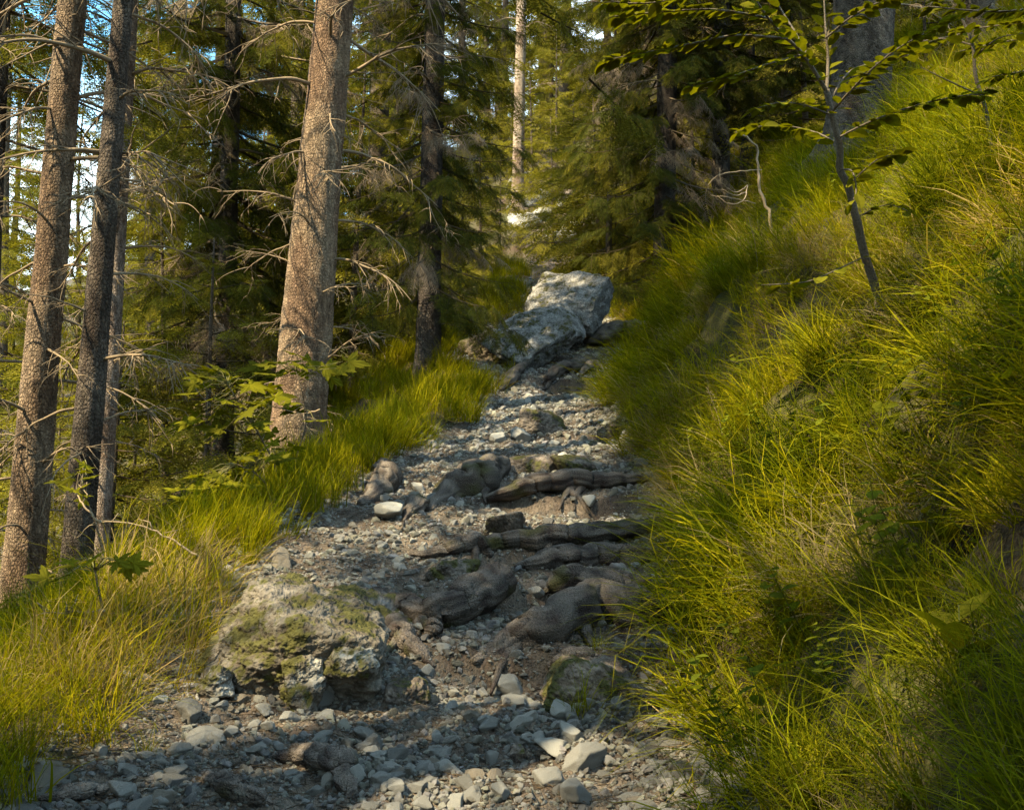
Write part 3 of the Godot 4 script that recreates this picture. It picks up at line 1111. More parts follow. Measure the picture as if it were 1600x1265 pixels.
# unseen spruces beside and behind the viewpoint, added to shade the trail
func shade_trees() -> void:
	rng.seed = 91
	var k := 0
	for q in [[-5.2, -1.5], [-6.5, 2.5], [-8.2, -3.0], [-9.5, 0.8], [-4.2, 5.0], [-8.0, 6.0], [-12.0, -4.5], [-12.6, 3.0], [-11.0, 8.5], [-15.5, -1.5], [-16.0, 5.5], [-6.0, 9.5], [-11.5, -7.6], [-1.0, 11.0], [-2.6, 3.6], [-3.8, 8.8], [-7.4, -5.2], [-4.6, 1.6], [-10.4, 4.4], [-7.2, 0.4], [-3.0, -4.5], [-2.5, -1.0], [-1.2, 1.8], [0.6, 3.4], [4.4, 1.2], [-4.7, -6.4], [-2.3, -2.7], [-6.0, -8.8], [-18.5, 1.5]]:
		k += 1
		var p := Vector3(q[0] + R(-0.5, 0.5), 0, q[1] + R(-0.5, 0.5))
		p.y = H(p.x, p.z) - 0.1
		for turn in 12:
			var clear := true
			for y in 24:
				if not clear_of_gaps(p + Vector3(0, y * 0.9, 0)): clear = false
			if clear: break
			p += Vector3(R(-0.35, 0.2), 0, R(-0.2, 0.35))
		var tall := R(19, 24)
		var o := thing("spruce_tree", "tall unseen spruce added to shade the nearer trail", "tree", p, "unseen spruces added to shade the trail")
		var b := Buf.new()
		tube(b, PackedVector3Array([Vector3(0, -0.5, 0), Vector3(0, 3, 0), Vector3(0, 9, 0), Vector3(0, tall, 0)]), PackedFloat32Array([0.24, 0.2, 0.16, 0.02]), 12, 0.05, 4.0, Color(0.13, 0.1, 0.07))
		part("trunk", b.mesh(), M.bark, o)
		boughs_on(o, crown(700 + k, tall, 5.5, 3.0, 62), 800 + k)


# ---------------------------------------------------------------- rocks
func rock_paint(base: Color, pale: Color, moss: Color, moss_amount: float, seedn: float) -> Callable:
	return func(p: Vector3, n: Vector3) -> Color:
		var f := fb.get_noise_3d(p.x * 4 + seedn, p.y * 4, p.z * 4)
		var f2 := fb.get_noise_3d(p.x * 17, p.y * 17 + seedn, p.z * 17)
		var c := base.lerp(pale, clampf(0.35 + f * 1.4 + f2 * 0.7, 0, 1))
		var m := clampf((moss_amount + n.y * 0.25 - n.x * 0.3 + f2 * 0.6 - f * 0.8 - 0.5) * 4.0, 0, 1)
		return c.lerp(moss, m)


func moss_on(parent: Node3D, mesh: ArrayMesh, xf: Transform3D, moss: Color, count: int, seedn: int, tintc: Color) -> void:
	rng.seed = seedn
	var a := mesh.surface_get_arrays(0)
	var v: PackedVector3Array = a[Mesh.ARRAY_VERTEX]
	var n: PackedVector3Array = a[Mesh.ARRAY_NORMAL]
	var c: PackedColorArray = a[Mesh.ARRAY_COLOR]
	var xs := []
	var tries := 0
	while xs.size() < count and tries < count * 60:
		tries += 1
		var k := rng.randi() % v.size()
		if absf(c[k].r - moss.r) > 0.015 or absf(c[k].b - moss.b) > 0.02: continue
		var y := (n[k] + rn() * 0.3).normalized()
		var x := y.cross(rn()).normalized()
		xs.append(xf * Transform3D(Basis(x, y, x.cross(y)).scaled_local(Vector3.ONE * R(0.6, 1.4)), v[k]))
	if xs.size():
		tag(many("moss", M.mossy, M.moss, xs, tints(xs.size(), tintc, tintc * 1.4), parent), "", "", "", "stuff")


func rocks() -> void:
	M.mossy = tuft(44, 14, 0.022, 0.0022, 60, 40, [Color(0.07, 0.075, 0.01), Color(0.1, 0.1, 0.012), Color(0.05, 0.05, 0.012)], 0.012)
	var moss := Color(0.06, 0.058, 0.012)
	# the boulder beside the trail in front
	var p := spot(455, 1075)
	var o := thing("boulder", "rounded grey boulder with moss patches beside the trail in the foreground", "boulder", p)
	var b := rock(811, Vector3(0.285, 0.275, 0.32), 0.4, 9, 16.0, 104, 0.024, 6.0, 0.82)
	var m := painted(b.mesh(), rock_paint(Color(0.07, 0.056, 0.039), Color(0.165, 0.145, 0.112), moss, 0.3, 3.0))
	var xf := Transform3D(Basis(Vector3(0, 0, 1), -0.22) * Basis(Vector3.UP, 0.5), Vector3(0.0, 0.09, -0.26))
	part("stone", m, M.rock, o, xf)
	moss_on(o, m, xf, moss, 1500, 5, Color(1, 1, 1))
	# knobs of pale stone at its foot
	for q in [[340, 1066, 0.05, 0.05], [478, 1066, 0.09, 0.10], [548, 1030, 0.10, 0.06]]:
		var w: Vector3 = at(q[0], q[1], -p.z - 0.06) - p
		var kb := rock(820 + q[0], Vector3(q[2], q[3], q[2]), 0.4, 6, 10.0, 40, 0.018, 9.0)
		part("knob", painted(kb.mesh(), rock_paint(Color(0.09, 0.075, 0.055), Color(0.28, 0.265, 0.225), moss, 0.3, q[0])), M.rock, o, Transform3D(Basis(Vector3.UP, q[0]), w))
	# the flank of earth and stone that runs down from the boulder
	var fl := rock(831, Vector3(0.3, 0.15, 0.2), 0.4, 5, 6.0, 64, 0.03, 6.0)
	tag(part("rock_ridge", painted(fl.mesh(), rock_paint(Color(0.06, 0.048, 0.036), Color(0.2, 0.18, 0.15), moss, 0.35, 9.0)), M.rock, null, Transform3D(Basis(Vector3(0, 0, 1), -0.5) * Basis(Vector3.UP, 0.35), spot(582, 990) + Vector3(0, -0.04, -0.03))), "dark earthy rock ridge sloping down from the mossy foreground boulder to the trail", "rock")
	# the big slab boulders on the trail
	var grey := Color(0.13, 0.122, 0.107)
	var pale := Color(0.27, 0.256, 0.225)
	var up := rock(852, Vector3(0.62, 0.22, 0.6), 0.22, 9, 36.0, 96, 0.026, 5.5, 0.86)
	var uc := at(884, 478, 15.3)
	tag(part("slab_boulder", painted(up.mesh(), rock_paint(grey, pale, moss, 0.1, 1.0)), M.rock, null, Transform3D(Basis(Vector3.UP, -0.28) * Basis(Vector3.RIGHT, 0.78) * Basis(Vector3(0, 0, 1), 0.06), uc)), "upper slab of pale grey rock tilted on the trail, larger of the pair", "boulder")
	var lo := rock(857, Vector3(0.68, 0.17, 0.48), 0.22, 9, 36.0, 96, 0.026, 5.5, 0.86)
	tag(part("slab_boulder", painted(lo.mesh(), rock_paint(grey, pale, moss, 0.15, 5.0)), M.rock, null, Transform3D(Basis(Vector3(0, 0, 1), 0.16) * Basis(Vector3.RIGHT, 0.72) * Basis(Vector3.UP, 0.5), at(838, 520, 14.1))), "lower front slab of grey rock overhanging a dark hollow on the trail", "boulder")
	var tp := rock(858, Vector3(0.34, 0.2, 0.3), 0.3, 6, 12.0, 48, 0.02, 5.0)
	tag(part("boulder", painted(tp.mesh(), rock_paint(grey, pale, moss, 0.3, 8.0)), M.rock, null, Transform3D(Basis(Vector3.UP, 0.2), at(874, 448, 16.2))), "small rounded stone sitting on top of the tilted slab boulders", "boulder")
	var bw := rock(859, Vector3(0.3, 0.34, 0.3), 0.3, 6, 10.0, 48, 0.02, 5.0)
	tag(part("boulder", painted(bw.mesh(), rock_paint(Color(0.1, 0.075, 0.05), Color(0.2, 0.16, 0.11), moss, 0.4, 2.0)), M.rock, null, Transform3D(Basis(Vector3(0, 0, 1), 0.5), at(764, 560, 14.6))), "brown earth-covered rock leaning against the left end of the slab boulders", "rock")
	# pale rocks in the sunny clearing up the trail
	var k := 0
	for q in [[842, 285, 33.0, 0.6, "largest white rock shining in the clearing up the trail"], [866, 300, 32.0, 0.4, "white rock just right of the largest one in the sunny clearing"], [824, 330, 30.0, 0.45, "pale rock lying lowest on the left of the sunny clearing"], [880, 352, 28.0, 0.4, "flat pale rock at the near right end of the sunny clearing"], [896, 340, 29.0, 0.3, "small pale rock by the young spruce at the clearing's right rim"], [850, 322, 31.0, 0.35, "pale broken rock in the middle of the sunny clearing"], [815, 270, 36.0, 0.4, "far pale rock at the foot of the bright trunk in the clearing"]]:
		k += 1
		var cp := at(q[0], q[1], q[2])
		cp.y = H(cp.x, cp.z) + 0.12
		var cb := rock(880 + k, Vector3(q[3], q[3] * 0.5, q[3] * 0.8), 0.4, 7, 24.0, 20, 0.03, 3.0, 0.8)
		tag(part("pale_rock", painted(cb.mesh(), rock_paint(Color(0.3, 0.285, 0.25), Color(0.5, 0.48, 0.43), moss, 0.0, k)), M.rock, null, Transform3D(Basis(Vector3.UP, k * 1.3), cp)), q[4], "rock")
	# the half-buried rock with the tuft
	var hp := spot(925, 1095)
	o = thing("boulder", "brown half-buried mossy rock behind the small grass tuft", "rock", hp)
	var hb := rock(861, Vector3(0.2, 0.12, 0.16), 0.35, 6, 7.0, 64, 0.02, 6.0)
	var hm := painted(hb.mesh(), rock_paint(Color(0.11, 0.08, 0.055), Color(0.24, 0.19, 0.14), moss, 0.42, 4.0))
	var hx := Transform3D(Basis(Vector3(0, 0, 1), -0.35), Vector3(0.03, 0.0, -0.05))
	part("stone", hm, M.rock, o, hx)
	moss_on(o, hm, hx, moss, 500, 6, Color(1.2, 1.2, 1))
	# other rocks that lie in the trail
	for q in [[845, 668, 46, 24, "brown flat-topped rock in the middle of the trail below the slab boulders"], [835, 735, 50, 20, "low brown rock set in the trail just above the mossy root mound"], [900, 735, 45, 18, "low dark rock beside the brown one across the trail"], [632, 1088, 42, 20, "dark brown lump of rock in the gravel right of the foreground boulder"], [812, 1180, 16, 12, "small dark rock beside the sunlit white stones"], [790, 830, 38, 18, "dark rounded rock between the root steps in mid trail"], [700, 895, 40, 16, "dark low rock in the trail above the arched root"], [960, 690, 40, 16, "brown rock at the foot of the grassy bank"]]:
		var w := spot(q[0], q[1])
		var s: float = -w.z / FOC
		var rb := rock(870 + q[0], Vector3(q[2] * s * 0.8, q[3] * s * 1.1, q[2] * s * 0.6), 0.35, 5, 9.0, 36, 0.012, 9.0)
		tag(part("rock", painted(rb.mesh(), rock_paint(Color(0.07, 0.055, 0.042), Color(0.19, 0.155, 0.12), moss, 0.25, q[0])), M.rock, null, Transform3D(Basis(Vector3.UP, q[0]), w)), q[4], "rock")


# ---------------------------------------------------------------- roots
func root(label: String, px: Array, lift := 0.5, branchy := 0, dark := 1.0, called := "tree_root", category := "root") -> void:
	rng.seed = int(px[0][0] * 7 + px[0][1])
	var pts := []
	var rr := PackedFloat32Array()
	for q in px:
		var p := spot(q[0], q[1])
		var r: float = q[2] * -p.z / FOC * 1.42
		var up: float = (q[3] + 0.02) if q.size() > 3 else lift * 0.8
		pts.append(p + Vector3(0, r * up, 0))
		rr.append(r)
	var c := curve(pts, 10)
	var rad := PackedFloat32Array()
	for k in c.size():
		var f := float(k) / 10.0
		var i := mini(int(f), rr.size() - 2)
		rad.append(lerpf(rr[i], rr[i + 1], f - i) * (1.0 + 0.1 * nz.get_noise_1d(k * 0.11 + px[0][0])) * 0.92)
	for k in 8:
		rad[k] *= 0.35 + 0.08 * k
		rad[rad.size() - 1 - k] *= 0.35 + 0.08 * k
	for k in c.size(): c[k] += Vector3(nz.get_noise_1d(k * 0.23 + 5.0), 0.6 * nz.get_noise_1d(k * 0.2 + 50.0), nz.get_noise_1d(k * 0.21 + 90.0)) * rad[k] * 0.35
	var b := Buf.new()
	tube(b, c, rad, 48, 0.17, 1.3, Color.WHITE, 0.85, pts[0] * 9.0, 0.055)
	for k in branchy:
		var i := int(R(0.2, 0.9) * (c.size() - 1))
		var q := c[i]
		var side := R(-1, 1)
		var bp := [q]
		for m in 3:
			q += Vector3(side * 0.06, 0, 0.07 + 0.03 * m)
			q.y = lerpf(q.y, H(q.x, q.z), 0.75)
			bp.append(q)
		var bc := curve(bp, 5)
		tube(b, bc, taper(bc.size(), rad[i] * 0.5, 0.006), 10, 0.25, 12.0)
	var m2 := painted(b.mesh(), func(p: Vector3, n: Vector3) -> Color:
		var f := fb.get_noise_3d(p.x * 8, p.y * 8, p.z * 8)
		var c2 := Color(0.055, 0.043, 0.034).lerp(Color(0.17, 0.14, 0.11), clampf(0.4 + f * 1.5 + n.y * 0.25, 0, 1)) * dark
		var ms := clampf((fb.get_noise_3d(p.x * 3, p.y * 3 + 70, p.z * 3) - 0.3) * 5, 0, 1)
		return c2.lerp(Color(0.06, 0.058, 0.012), ms * 0.8))
	tag(part(called, m2, M.root), label, category)


func roots() -> void:
	root("thick arched root spanning a dark hollow in the middle of the trail", [[585, 925, 12], [620, 955, 18], [680, 978, 22, 0.6], [735, 965, 24, 0.8], [775, 930, 22, 0.7], [793, 905, 16]], 0.3, 2)
	root("long thick root slanting from the bank down into the gravel below the arched root", [[738, 1040, 14], [800, 1015, 22], [870, 988, 26, 0.5], [940, 960, 28, 0.5], [1010, 972, 26], [1075, 955, 20]], 0.35, 2)
	root("straight thick root lying as a step across the right half of the trail", [[805, 892, 12], [860, 884, 17, 0.4], [920, 880, 18, 0.4], [985, 876, 17], [1040, 870, 14]], 0.3, 0)
	root("dark root step under the bank, next above the straight thick one", [[730, 862, 7], [778, 852, 12], [850, 848, 15, 0.4], [920, 842, 15, 0.4], [1010, 828, 13], [1050, 820, 10]], 0.3, 1)
	root("dark knobbly root end sticking out below the straight thick root", [[850, 930, 9], [885, 918, 17, 0.6], [930, 916, 17], [1000, 922, 14], [1050, 915, 12]], 0.4, 3)
	root("smooth bent root standing up at the grassy left edge of the trail", [[594, 738, 14, 0.8], [604, 758, 16, 0.6], [590, 775, 15], [562, 790, 9]], 0.4, 0, 1.15)
	root("mossy root mound with a broken stump in mid trail", [[672, 800, 10], [700, 778, 17, 0.3], [735, 764, 23, 0.3], [768, 754, 20, 0.5], [792, 738, 11, 1.2]], 0.3, 4, 1.1)
	root("long dark root forming a high step right of the mossy mound", [[760, 785, 12], [820, 772, 14, 0.6], [880, 764, 15, 0.6], [950, 758, 14], [1010, 752, 10]], 0.35, 3)
	root("thin flat root crossing the gravel between the arched root and root steps", [[640, 868, 6], [690, 866, 9], [740, 858, 13, 0.6], [768, 872, 9]], 0.3, 1)
	root("short root knuckle in the gravel by the smooth bent root", [[632, 812, 8], [650, 798, 14, 0.5], [672, 798, 9]], 0.3, 1, 1.1)
	root("worn dark root breaking the gravel at the very bottom of the trail", [[425, 1185, 8], [470, 1190, 15, 0.5], [520, 1200, 19, 0.5], [545, 1225, 15], [548, 1250, 8]], 0.3, 0)
	root("half-buried dark root left of the worn one at the bottom of the trail", [[315, 1210, 8], [350, 1228, 15], [390, 1245, 14], [425, 1258, 8]], 0.2, 0)
	root("dark root running down from the foreground boulder to the gravel", [[590, 960, 9], [620, 992, 14, 0.6], [645, 1018, 13, 0.4], [680, 1045, 7]], 0.4, 2)
	root("small stub root beside the foot of the arched root", [[655, 975, 9, 0.7], [675, 992, 11, 0.7], [688, 1002, 8]], 0.5, 0)
	root("thick brown root coming from the bank to the right end of the slab boulders", [[915, 545, 12, 0.6], [950, 538, 15, 0.8], [990, 534, 14, 0.8], [1040, 524, 12]], 0.5, 2, 1.3)
	root("weathered split root slanting up below the slab boulders", [[782, 612, 6], [800, 598, 9, 0.8], [822, 580, 8, 1.2]], 0.5, 1, 1.2)
	root("tangled dark root in the earth under the front slab", [[850, 606, 7], [870, 588, 8, 0.8], [900, 580, 8, 0.8], [935, 570, 6]], 0.5, 3)
	root("grey root curling over the soil right of the tangled one", [[905, 590, 5], [925, 578, 7, 0.9], [945, 582, 6]], 0.5, 1, 1.2)
	root("old fallen dark log behind the slab boulders at the foot of the bank", [[908, 446, 5], [935, 440, 7, 0.6], [965, 428, 6]], 0.6, 0, 0.7, "fallen_log", "log")
	root("brown bark-stripped stick lying at the lower edge of the trail", [[60, 1258, 9], [110, 1252, 12], [168, 1240, 11]], 0.9, 0, 1.2, "fallen_stick", "stick")
	root("light brown root humped over the half-buried mossy rock", [[855, 1050, 12], [895, 1044, 15, 0.7], [940, 1062, 16, 0.8], [985, 1090, 17, 0.6], [1030, 1105, 14]], 0.5, 0, 1.35)


# ---------------------------------------------------------------- stones
func stones() -> void:
	var shapes := []
	for k in 12:
		shapes.append(rock(900 + k, Vector3(1, R(0.5, 0.8), R(0.65, 0.95)), 0.5, 8, 60.0, 13, 0.03, 1.8, 0.62).mesh())
	var chips := []
	for k in 6:
		chips.append(rock(930 + k, Vector3(1, R(0.45, 0.8), R(0.6, 0.95)), 0.5, 7, 50.0, 4, 0.0, 1.6, 0.6).mesh(false))
	rng.seed = 95
	# the ones that stand out
	for q in [[880, 1122, 25, 3, "biggest bright white stone in the sun below the grass tuft"], [893, 1152, 20, 3, "white sunlit angular stone next below the biggest white one"], [872, 1172, 18, 3, "flat white stone in the middle of the sunlit patch"], [916, 1198, 30, 1, "large rounded grey stone at the edge of the sunlit patch"], [822, 1160, 14, 0, "pale stone at the left border of the sunlit patch"], [818, 1132, 13, 3, "small white stone uppermost in the sunlit patch"], [790, 1078, 22, 0, "upright pale stone by the tip of the mossy rock"], [806, 1098, 13, 0, "bluish stone right under the upright pale one"], [856, 1225, 24, 0, "grey angular stone near the bottom of the picture under the sunlit patch"], [900, 1250, 30, 1, "grey stone cut by the bottom edge of the picture"], [590, 1225, 17, 0, "pale pointed stone by the end of the worn bottom root"], [312, 1156, 20, 1, "grey stone standing alone in the dirt in front of the boulder"], [196, 1242, 18, 0, "pale blotched stone beside the bark-stripped stick"], [76, 1222, 24, 4, "reddish grey stone at the foot of the left grass"], [296, 1116, 20, 2, "dull grey stone at the grass edge left of the boulder"], [502, 1102, 20, 2, "flat grey stone just below the foreground boulder"], [412, 1110, 11, 0, "small bright stone at the front foot of the boulder"], [360, 922, 12, 0, "upright white stone behind the left shoulder of the boulder"], [440, 880, 22, 4, "pale brown block of stone at the grass edge above the boulder"], [922, 786, 13, 3, "white stone standing under the high root step"], [838, 928, 12, 0, "pale stone beside the knobbly root end"], [608, 808, 22, 3, "long flat white stone lying in the sun by the mossy mound"], [652, 765, 10, 3, "white stone on the sunlit slope left of the mossy mound"], [812, 688, 16, 0, "blue-grey flat stone below the brown flat-topped rock"], [880, 722, 13, 3, "pale stone between the two low rocks across the trail"], [1005, 728, 12, 0, "bluish stone at the right edge of the trail under herbs"], [778, 690, 14, 3, "pale stone on the sunlit band of the trail"], [866, 700, 11, 3, "whitish stone left of the brown rock at the bank foot"], [780, 1240, 15, 0, "grey stone amid the lowest gravel left of the angular one"], [665, 1055, 14, 0, "pale stone in the gravel above the dark lump"]]:
		var p := spot(q[0], q[1])
		var r: float = q[2] * -p.z / FOC * 1.12
		var bs := Basis(Vector3.UP, R(0, TAU)) * Basis(Vector3.RIGHT, R(-0.4, 0.4)) * Basis(Vector3(0, 0, 1), R(-0.35, 0.35))
		tag(part("stone", shapes[rng.randi() % 12], M.pale[q[3]], null, Transform3D(bs.scaled_local(Vector3.ONE * r), p + Vector3(0, r * 0.35, 0))), q[4], "stone")
	var all := []
	var n := 0
	while n < 76000:
		n += 1
		var d := exp(R(log(2.4), log(24.0)))
		var el := left_edge(d)
		var er := right_edge(d)
		var t := rng.randf()
		var x := lerpf(el - 0.12, er + 0.1, t)
		var dens := 0.55 + 0.9 * nz.get_noise_2d(x * 1.3 + 7.0, d * 0.9)
		if d < 4.3 and x < -0.55: dens *= 0.45
		if rng.randf() > dens + 0.55: continue
		var r := 0.0056 * pow(rng.randf(), -0.38) * (0.8 + 0.35 * dens)
		r = minf(r, 0.034) * (1.0 if d < 9 else 1.25)
		if not in_view(Vector3(x, H(x, -d), -d), 60): continue
		all.append([r / d, x, d, r])
	all.sort_custom(func(a, b): return a[0] > b[0])
	var lots := [[], [], [], [], [], []]
	var cols := [[], [], [], [], [], []]
	for k in all.size():
		var q: Array = all[k]
		var p := ground(q[1], q[2])
		var r: float = q[3]
		var bs := Basis(Vector3.UP, R(0, TAU)) * Basis(Vector3.RIGHT, R(-0.4, 0.4)) * Basis(Vector3(0, 0, 1), R(-0.4, 0.4))
		var xf := Transform3D(bs.scaled_local(Vector3.ONE * r), p + Vector3(0, r * R(0.05, 0.4), 0))
		if k < 265:
			var zone := "in the nearest stretch of trail"
			if q[2] > 9.0: zone = "on the far trail below the slab boulders"
			elif q[2] > 7.0: zone = "on the trail beyond the high root step"
			elif q[2] > 5.0: zone = "among the root steps in mid trail"
			elif q[2] > 3.9: zone = "between the boulder and the slanting root"
			var f: float = (q[1] - left_edge(q[2])) / (right_edge(q[2]) - left_edge(q[2]))
			var side := "in the middle" if f > 0.33 and f < 0.67 else ("on the outer grass side" if f < 0.5 else "on the bank side")
			var shade: int = [0, 0, 1, 1, 2, 3, 4][rng.randi() % 7]
			var lab: String = "%s loose stone %s, %s" % [["pale grey", "mid grey", "dark grey", "whitish", "brownish"][shade], zone, side]
			tag(part("stone", shapes[rng.randi() % 12], M.pale[shade], null, xf), lab, "stone", lab.replace("loose stone", "loose stones"))
		else:
			var j := rng.randi() % 6
			lots[j].append(xf)
			var g := R(0.13, 0.4)
			cols[j].append(Color(g, g * R(0.92, 0.98), g * R(0.72, 0.88)))
	var gr := thing("gravel", "fine grey gravel and stone chips strewn over the trail", "gravel")
	tag(gr, "", "", "", "stuff")
	for j in 6: tag(many("chips", chips[j], M.gravel, lots[j], cols[j], gr), "", "", "", "stuff")
	# needles, twigs and crumbs of wood on the trail
	var lb := Buf.new()
	rng.seed = 97
	tube(lb, PackedVector3Array([Vector3(-0.5, 0, 0), Vector3(0, 0.04, 0.06), Vector3(0.5, 0, 0)]), PackedFloat32Array([0.03, 0.035, 0.02]), 4)
	var lx := []
	var lc := []
	for k in 22000:
		var d := exp(R(log(2.4), log(14.0)))
		var x := R(left_edge(d) - 0.3, right_edge(d) + 0.2)
		var p := ground(x, d)
		var L := 0.02 * pow(rng.randf(), -0.5)
		L = minf(L, 0.16)
		lx.append(Transform3D((Basis(Vector3.UP, R(0, TAU)) * Basis(Vector3(0, 0, 1), R(-0.25, 0.25))).scaled_local(Vector3(L, minf(L, 0.05), minf(L, 0.05))), p + Vector3(0, 0.004, 0)))
		var g := R(0.5, 1.3)
		lc.append(Color(0.13 * g, 0.09 * g, 0.05 * g))
	var lt := many("needle_litter", lb.mesh(), M.gravel, lx, lc)
	tag(lt, "brown needles and bits of twig scattered on the trail", "litter", "", "stuff")


# ---------------------------------------------------------------- grass
func grasses() -> void:
	var g1 := Color(0.128, 0.124, 0.005)
	var g2 := Color(0.085, 0.093, 0.006)
	var g3 := Color(0.18, 0.158, 0.008)
	var dry := Color(0.22, 0.165, 0.075)
	var greens := [g1, g2, g3, g1, g2]
	var deads := [dry, dry * 0.7, g3, dry * 0.5]
	var kinds := []
	for k in 3: kinds.append(sward(1001 + k, 12, 34, 0.52, 0.0046, 55, 145, greens, deads, 0.3))
	for k in 2: kinds.append(sward(1011 + k, 14, 32, 0.33, 0.0038, 60, 120, greens, deads, 0.3))
	for k in 2: kinds.append(sward(1021 + k, 15, 28, 0.38, 0.0038, 75, 110, [dry, g3, g1, dry * 0.75], deads, 0.5))
	for k in 3: kinds.append(sward(1031 + k, 21, 26, 0.27, 0.0034, 42, 85, greens, [g3, dry], 0.15, 0.2))
	var sets := []
	var cols := []
	for k in 10:
		sets.append([]); cols.append([])
	rng.seed = 101
	var d := 1.3
	while d < 26.0:
		var g := 0.30 + 0.022 * d
		var u := 0.2
		while u < minf(9.0, 1.6 + d * 0.5):
			var dd := d + R(-0.5, 0.5) * g
			var uu := u + R(-0.45, 0.45) * g * 0.7
			var x := right_edge(dd) + maxf(uu, 0.18)
			var p := ground(x, dd)
			u += g * 0.86
			if p.distance_to(EYE) < 1.3 or not in_view(p, 260): continue
			var nn := slope_normal(x, -dd, 0.25)
			var up := (nn * 0.75 + Vector3.UP * 0.35 + rn() * 0.12).normalized()
			var down := Vector3(nn.x, 0, nn.z).normalized().rotated(Vector3.UP, R(-0.6, 0.6))
			var zz := down.cross(up).normalized()
			var sc := R(0.8, 1.15) * (1.0 + 0.03 * d) * (0.72 + 0.28 * smoothstep(1.5, 4.5, d))
			var k := [0, 1, 2, 0, 1, 2, 3, 4][rng.randi() % 8] as int
			var f := nz.get_noise_2d(x * 0.8 + 20.0, dd * 0.8)
			if f > 0.35: k = 5 + rng.randi() % 2
			elif f < -0.45: k = 3 + rng.randi() % 2
			sets[k].append(Transform3D(Basis(up.cross(zz), up, zz).scaled_local(Vector3(sc, sc * R(0.85, 1.15), sc * (1.0 if rng.randf() < 0.5 else -1.0))), p))
			var c := Color(0.85, 0.9, 1.0).lerp(Color(1.15, 1.08, 0.9), clampf(0.5 + nz.get_noise_2d(x * 0.7, dd * 0.7), 0, 1)) * R(0.85, 1.15)
			cols[k].append(c)
		d += g
	var o := thing("bank_grass", "long yellow-green grass hanging over the steep bank right of the trail", "grass")
	tag(o, "", "", "", "stuff")
	for k in 7:
		tag(many("tufts", kinds[k], M.grass, sets[k], cols[k], o), "", "", "", "stuff")
		sets[k] = []; cols[k] = []
	d = 1.8
	while d < 26.0:
		var g := 0.22 + 0.02 * d
		var v := 0.17
		while v < 0.9 + 0.13 * d:
			var dd := d + R(-0.5, 0.5) * g
			var vv := v + R(-0.4, 0.4) * g * 0.8
			var x := left_edge(dd) - maxf(vv, 0.16)
			var p := ground(x, dd)
			v += g * 0.85
			if not in_view(p, 240): continue
			if v > 0.7 and rng.randf() < (v - 0.7) * 0.5: continue
			if dd > 3.75 and dd < 4.9 and x > -1.3: continue
			var up := (Vector3.UP + Vector3(0.12, 0, 0.08) + rn() * 0.16).normalized()
			var xx := up.cross(rn()).normalized()
			var sc := R(0.8, 1.15) * (1.0 + 0.028 * d)
			var k := 7 + rng.randi() % 3
			if rng.randf() < 0.12: k = 3 + rng.randi() % 2
			if dd > 3.6 and dd < 5.4 and vv < 0.3: k = 5 + rng.randi() % 2
			sets[k].append(Transform3D(Basis(xx, up, xx.cross(up)).scaled_local(Vector3.ONE * sc), p))
			cols[k].append(Color(0.9, 0.92, 1.0).lerp(Color(1.2, 1.1, 0.9), rng.randf()) * R(0.85, 1.15))
		d += g
	o = thing("verge_grass", "bright grass along the outer left edge of the trail", "grass")
	tag(o, "", "", "", "stuff")
	for k in range(3, 10): 
		if sets[k].size(): tag(many("tufts", kinds[k], M.grass, sets[k], cols[k], o), "", "", "", "stuff")
	# thin growth on the forest floor
	var fl := []
	var fc := []
	for q in 700:
		d = exp(R(log(6.0), log(60.0)))
		var x := R(-0.55, 0.55) * d
		var el := left_edge(d)
		if x > el - 0.8 and x < right_edge(d) + (6.0 if d < 22 else 0.3): continue
		if fb.get_noise_2d(x * 0.5, d * 0.5) < -0.05: continue
		var p := ground(x, d)
		var up := (Vector3.UP + rn() * 0.25).normalized()
		var xx := up.cross(rn()).normalized()
		fl.append(Transform3D(Basis(xx, up, xx.cross(up)).scaled_local(Vector3.ONE * R(0.7, 1.2) * (1.0 + 0.03 * d)), p))
		fc.append(Color(0.9, 0.95, 1.0) * R(0.7, 1.2))
	tag(many("forest_grass", kinds[7], M.grass, fl, fc), "sparse grass growing on the forest floor among the trees", "grass", "", "stuff")
	# small leafy herbs between the grass
	var hb := Buf.new()
	rng.seed = 131
	for k in 9:
		var az := k * 2.4
		var y := 0.05 + 0.022 * k
		var out := Vector3(cos(az), R(-0.1, 0.5), sin(az)).normalized()
		var z := out.cross(Vector3.UP).normalized()
		var xf := Transform3D(Basis(out, z.cross(out), z).scaled_local(Vector3(1, 1, 0.9) * R(0.035, 0.062)), Vector3(0, y, 0))
		var lf := Buf.new()
		lf.v = M.oval[k % 3].surface_get_arrays(0)[Mesh.ARRAY_VERTEX]
		for q in lf.v.size(): lf.c.append(Color(0.085, 0.09, 0.008) * (0.8 + 0.05 * k))
		hb.add(lf, xf)
	hb.stick(Vector3(0, -0.1, 0), Vector3(0, 0.24, 0), 0.003, 0.001, Color(0.1, 0.09, 0.02))
	var hx := []
	while hx.size() < 150:
		d = exp(R(log(2.6), log(12.0)))
		var x := right_edge(d) + R(0.0, 1.0) * minf(5.0, 0.4 * d + 0.6)
		if nz.get_noise_2d(x * 0.7 + 60.0, d * 0.7) < 0.12: continue
		var nn := slope_normal(x, -d, 0.2)
		var up := (nn * 0.7 + Vector3.UP * 0.5 + rn() * 0.2).normalized()
		var xx := up.cross(rn()).normalized()
		hx.append(Transform3D(Basis(xx, up, xx.cross(up)).scaled_local(Vector3.ONE * R(0.7, 1.25)), ground(x, d) + up * R(0.05, 0.14)))
	tag(many("bank_herbs", hb.mesh(false), M.grass, hx, tints(hx.size(), Color(0.8, 0.9, 1.0), Color(1.2, 1.15, 1.0))), "small leafy herbs growing among the grass of the bank", "herbs", "", "stuff")
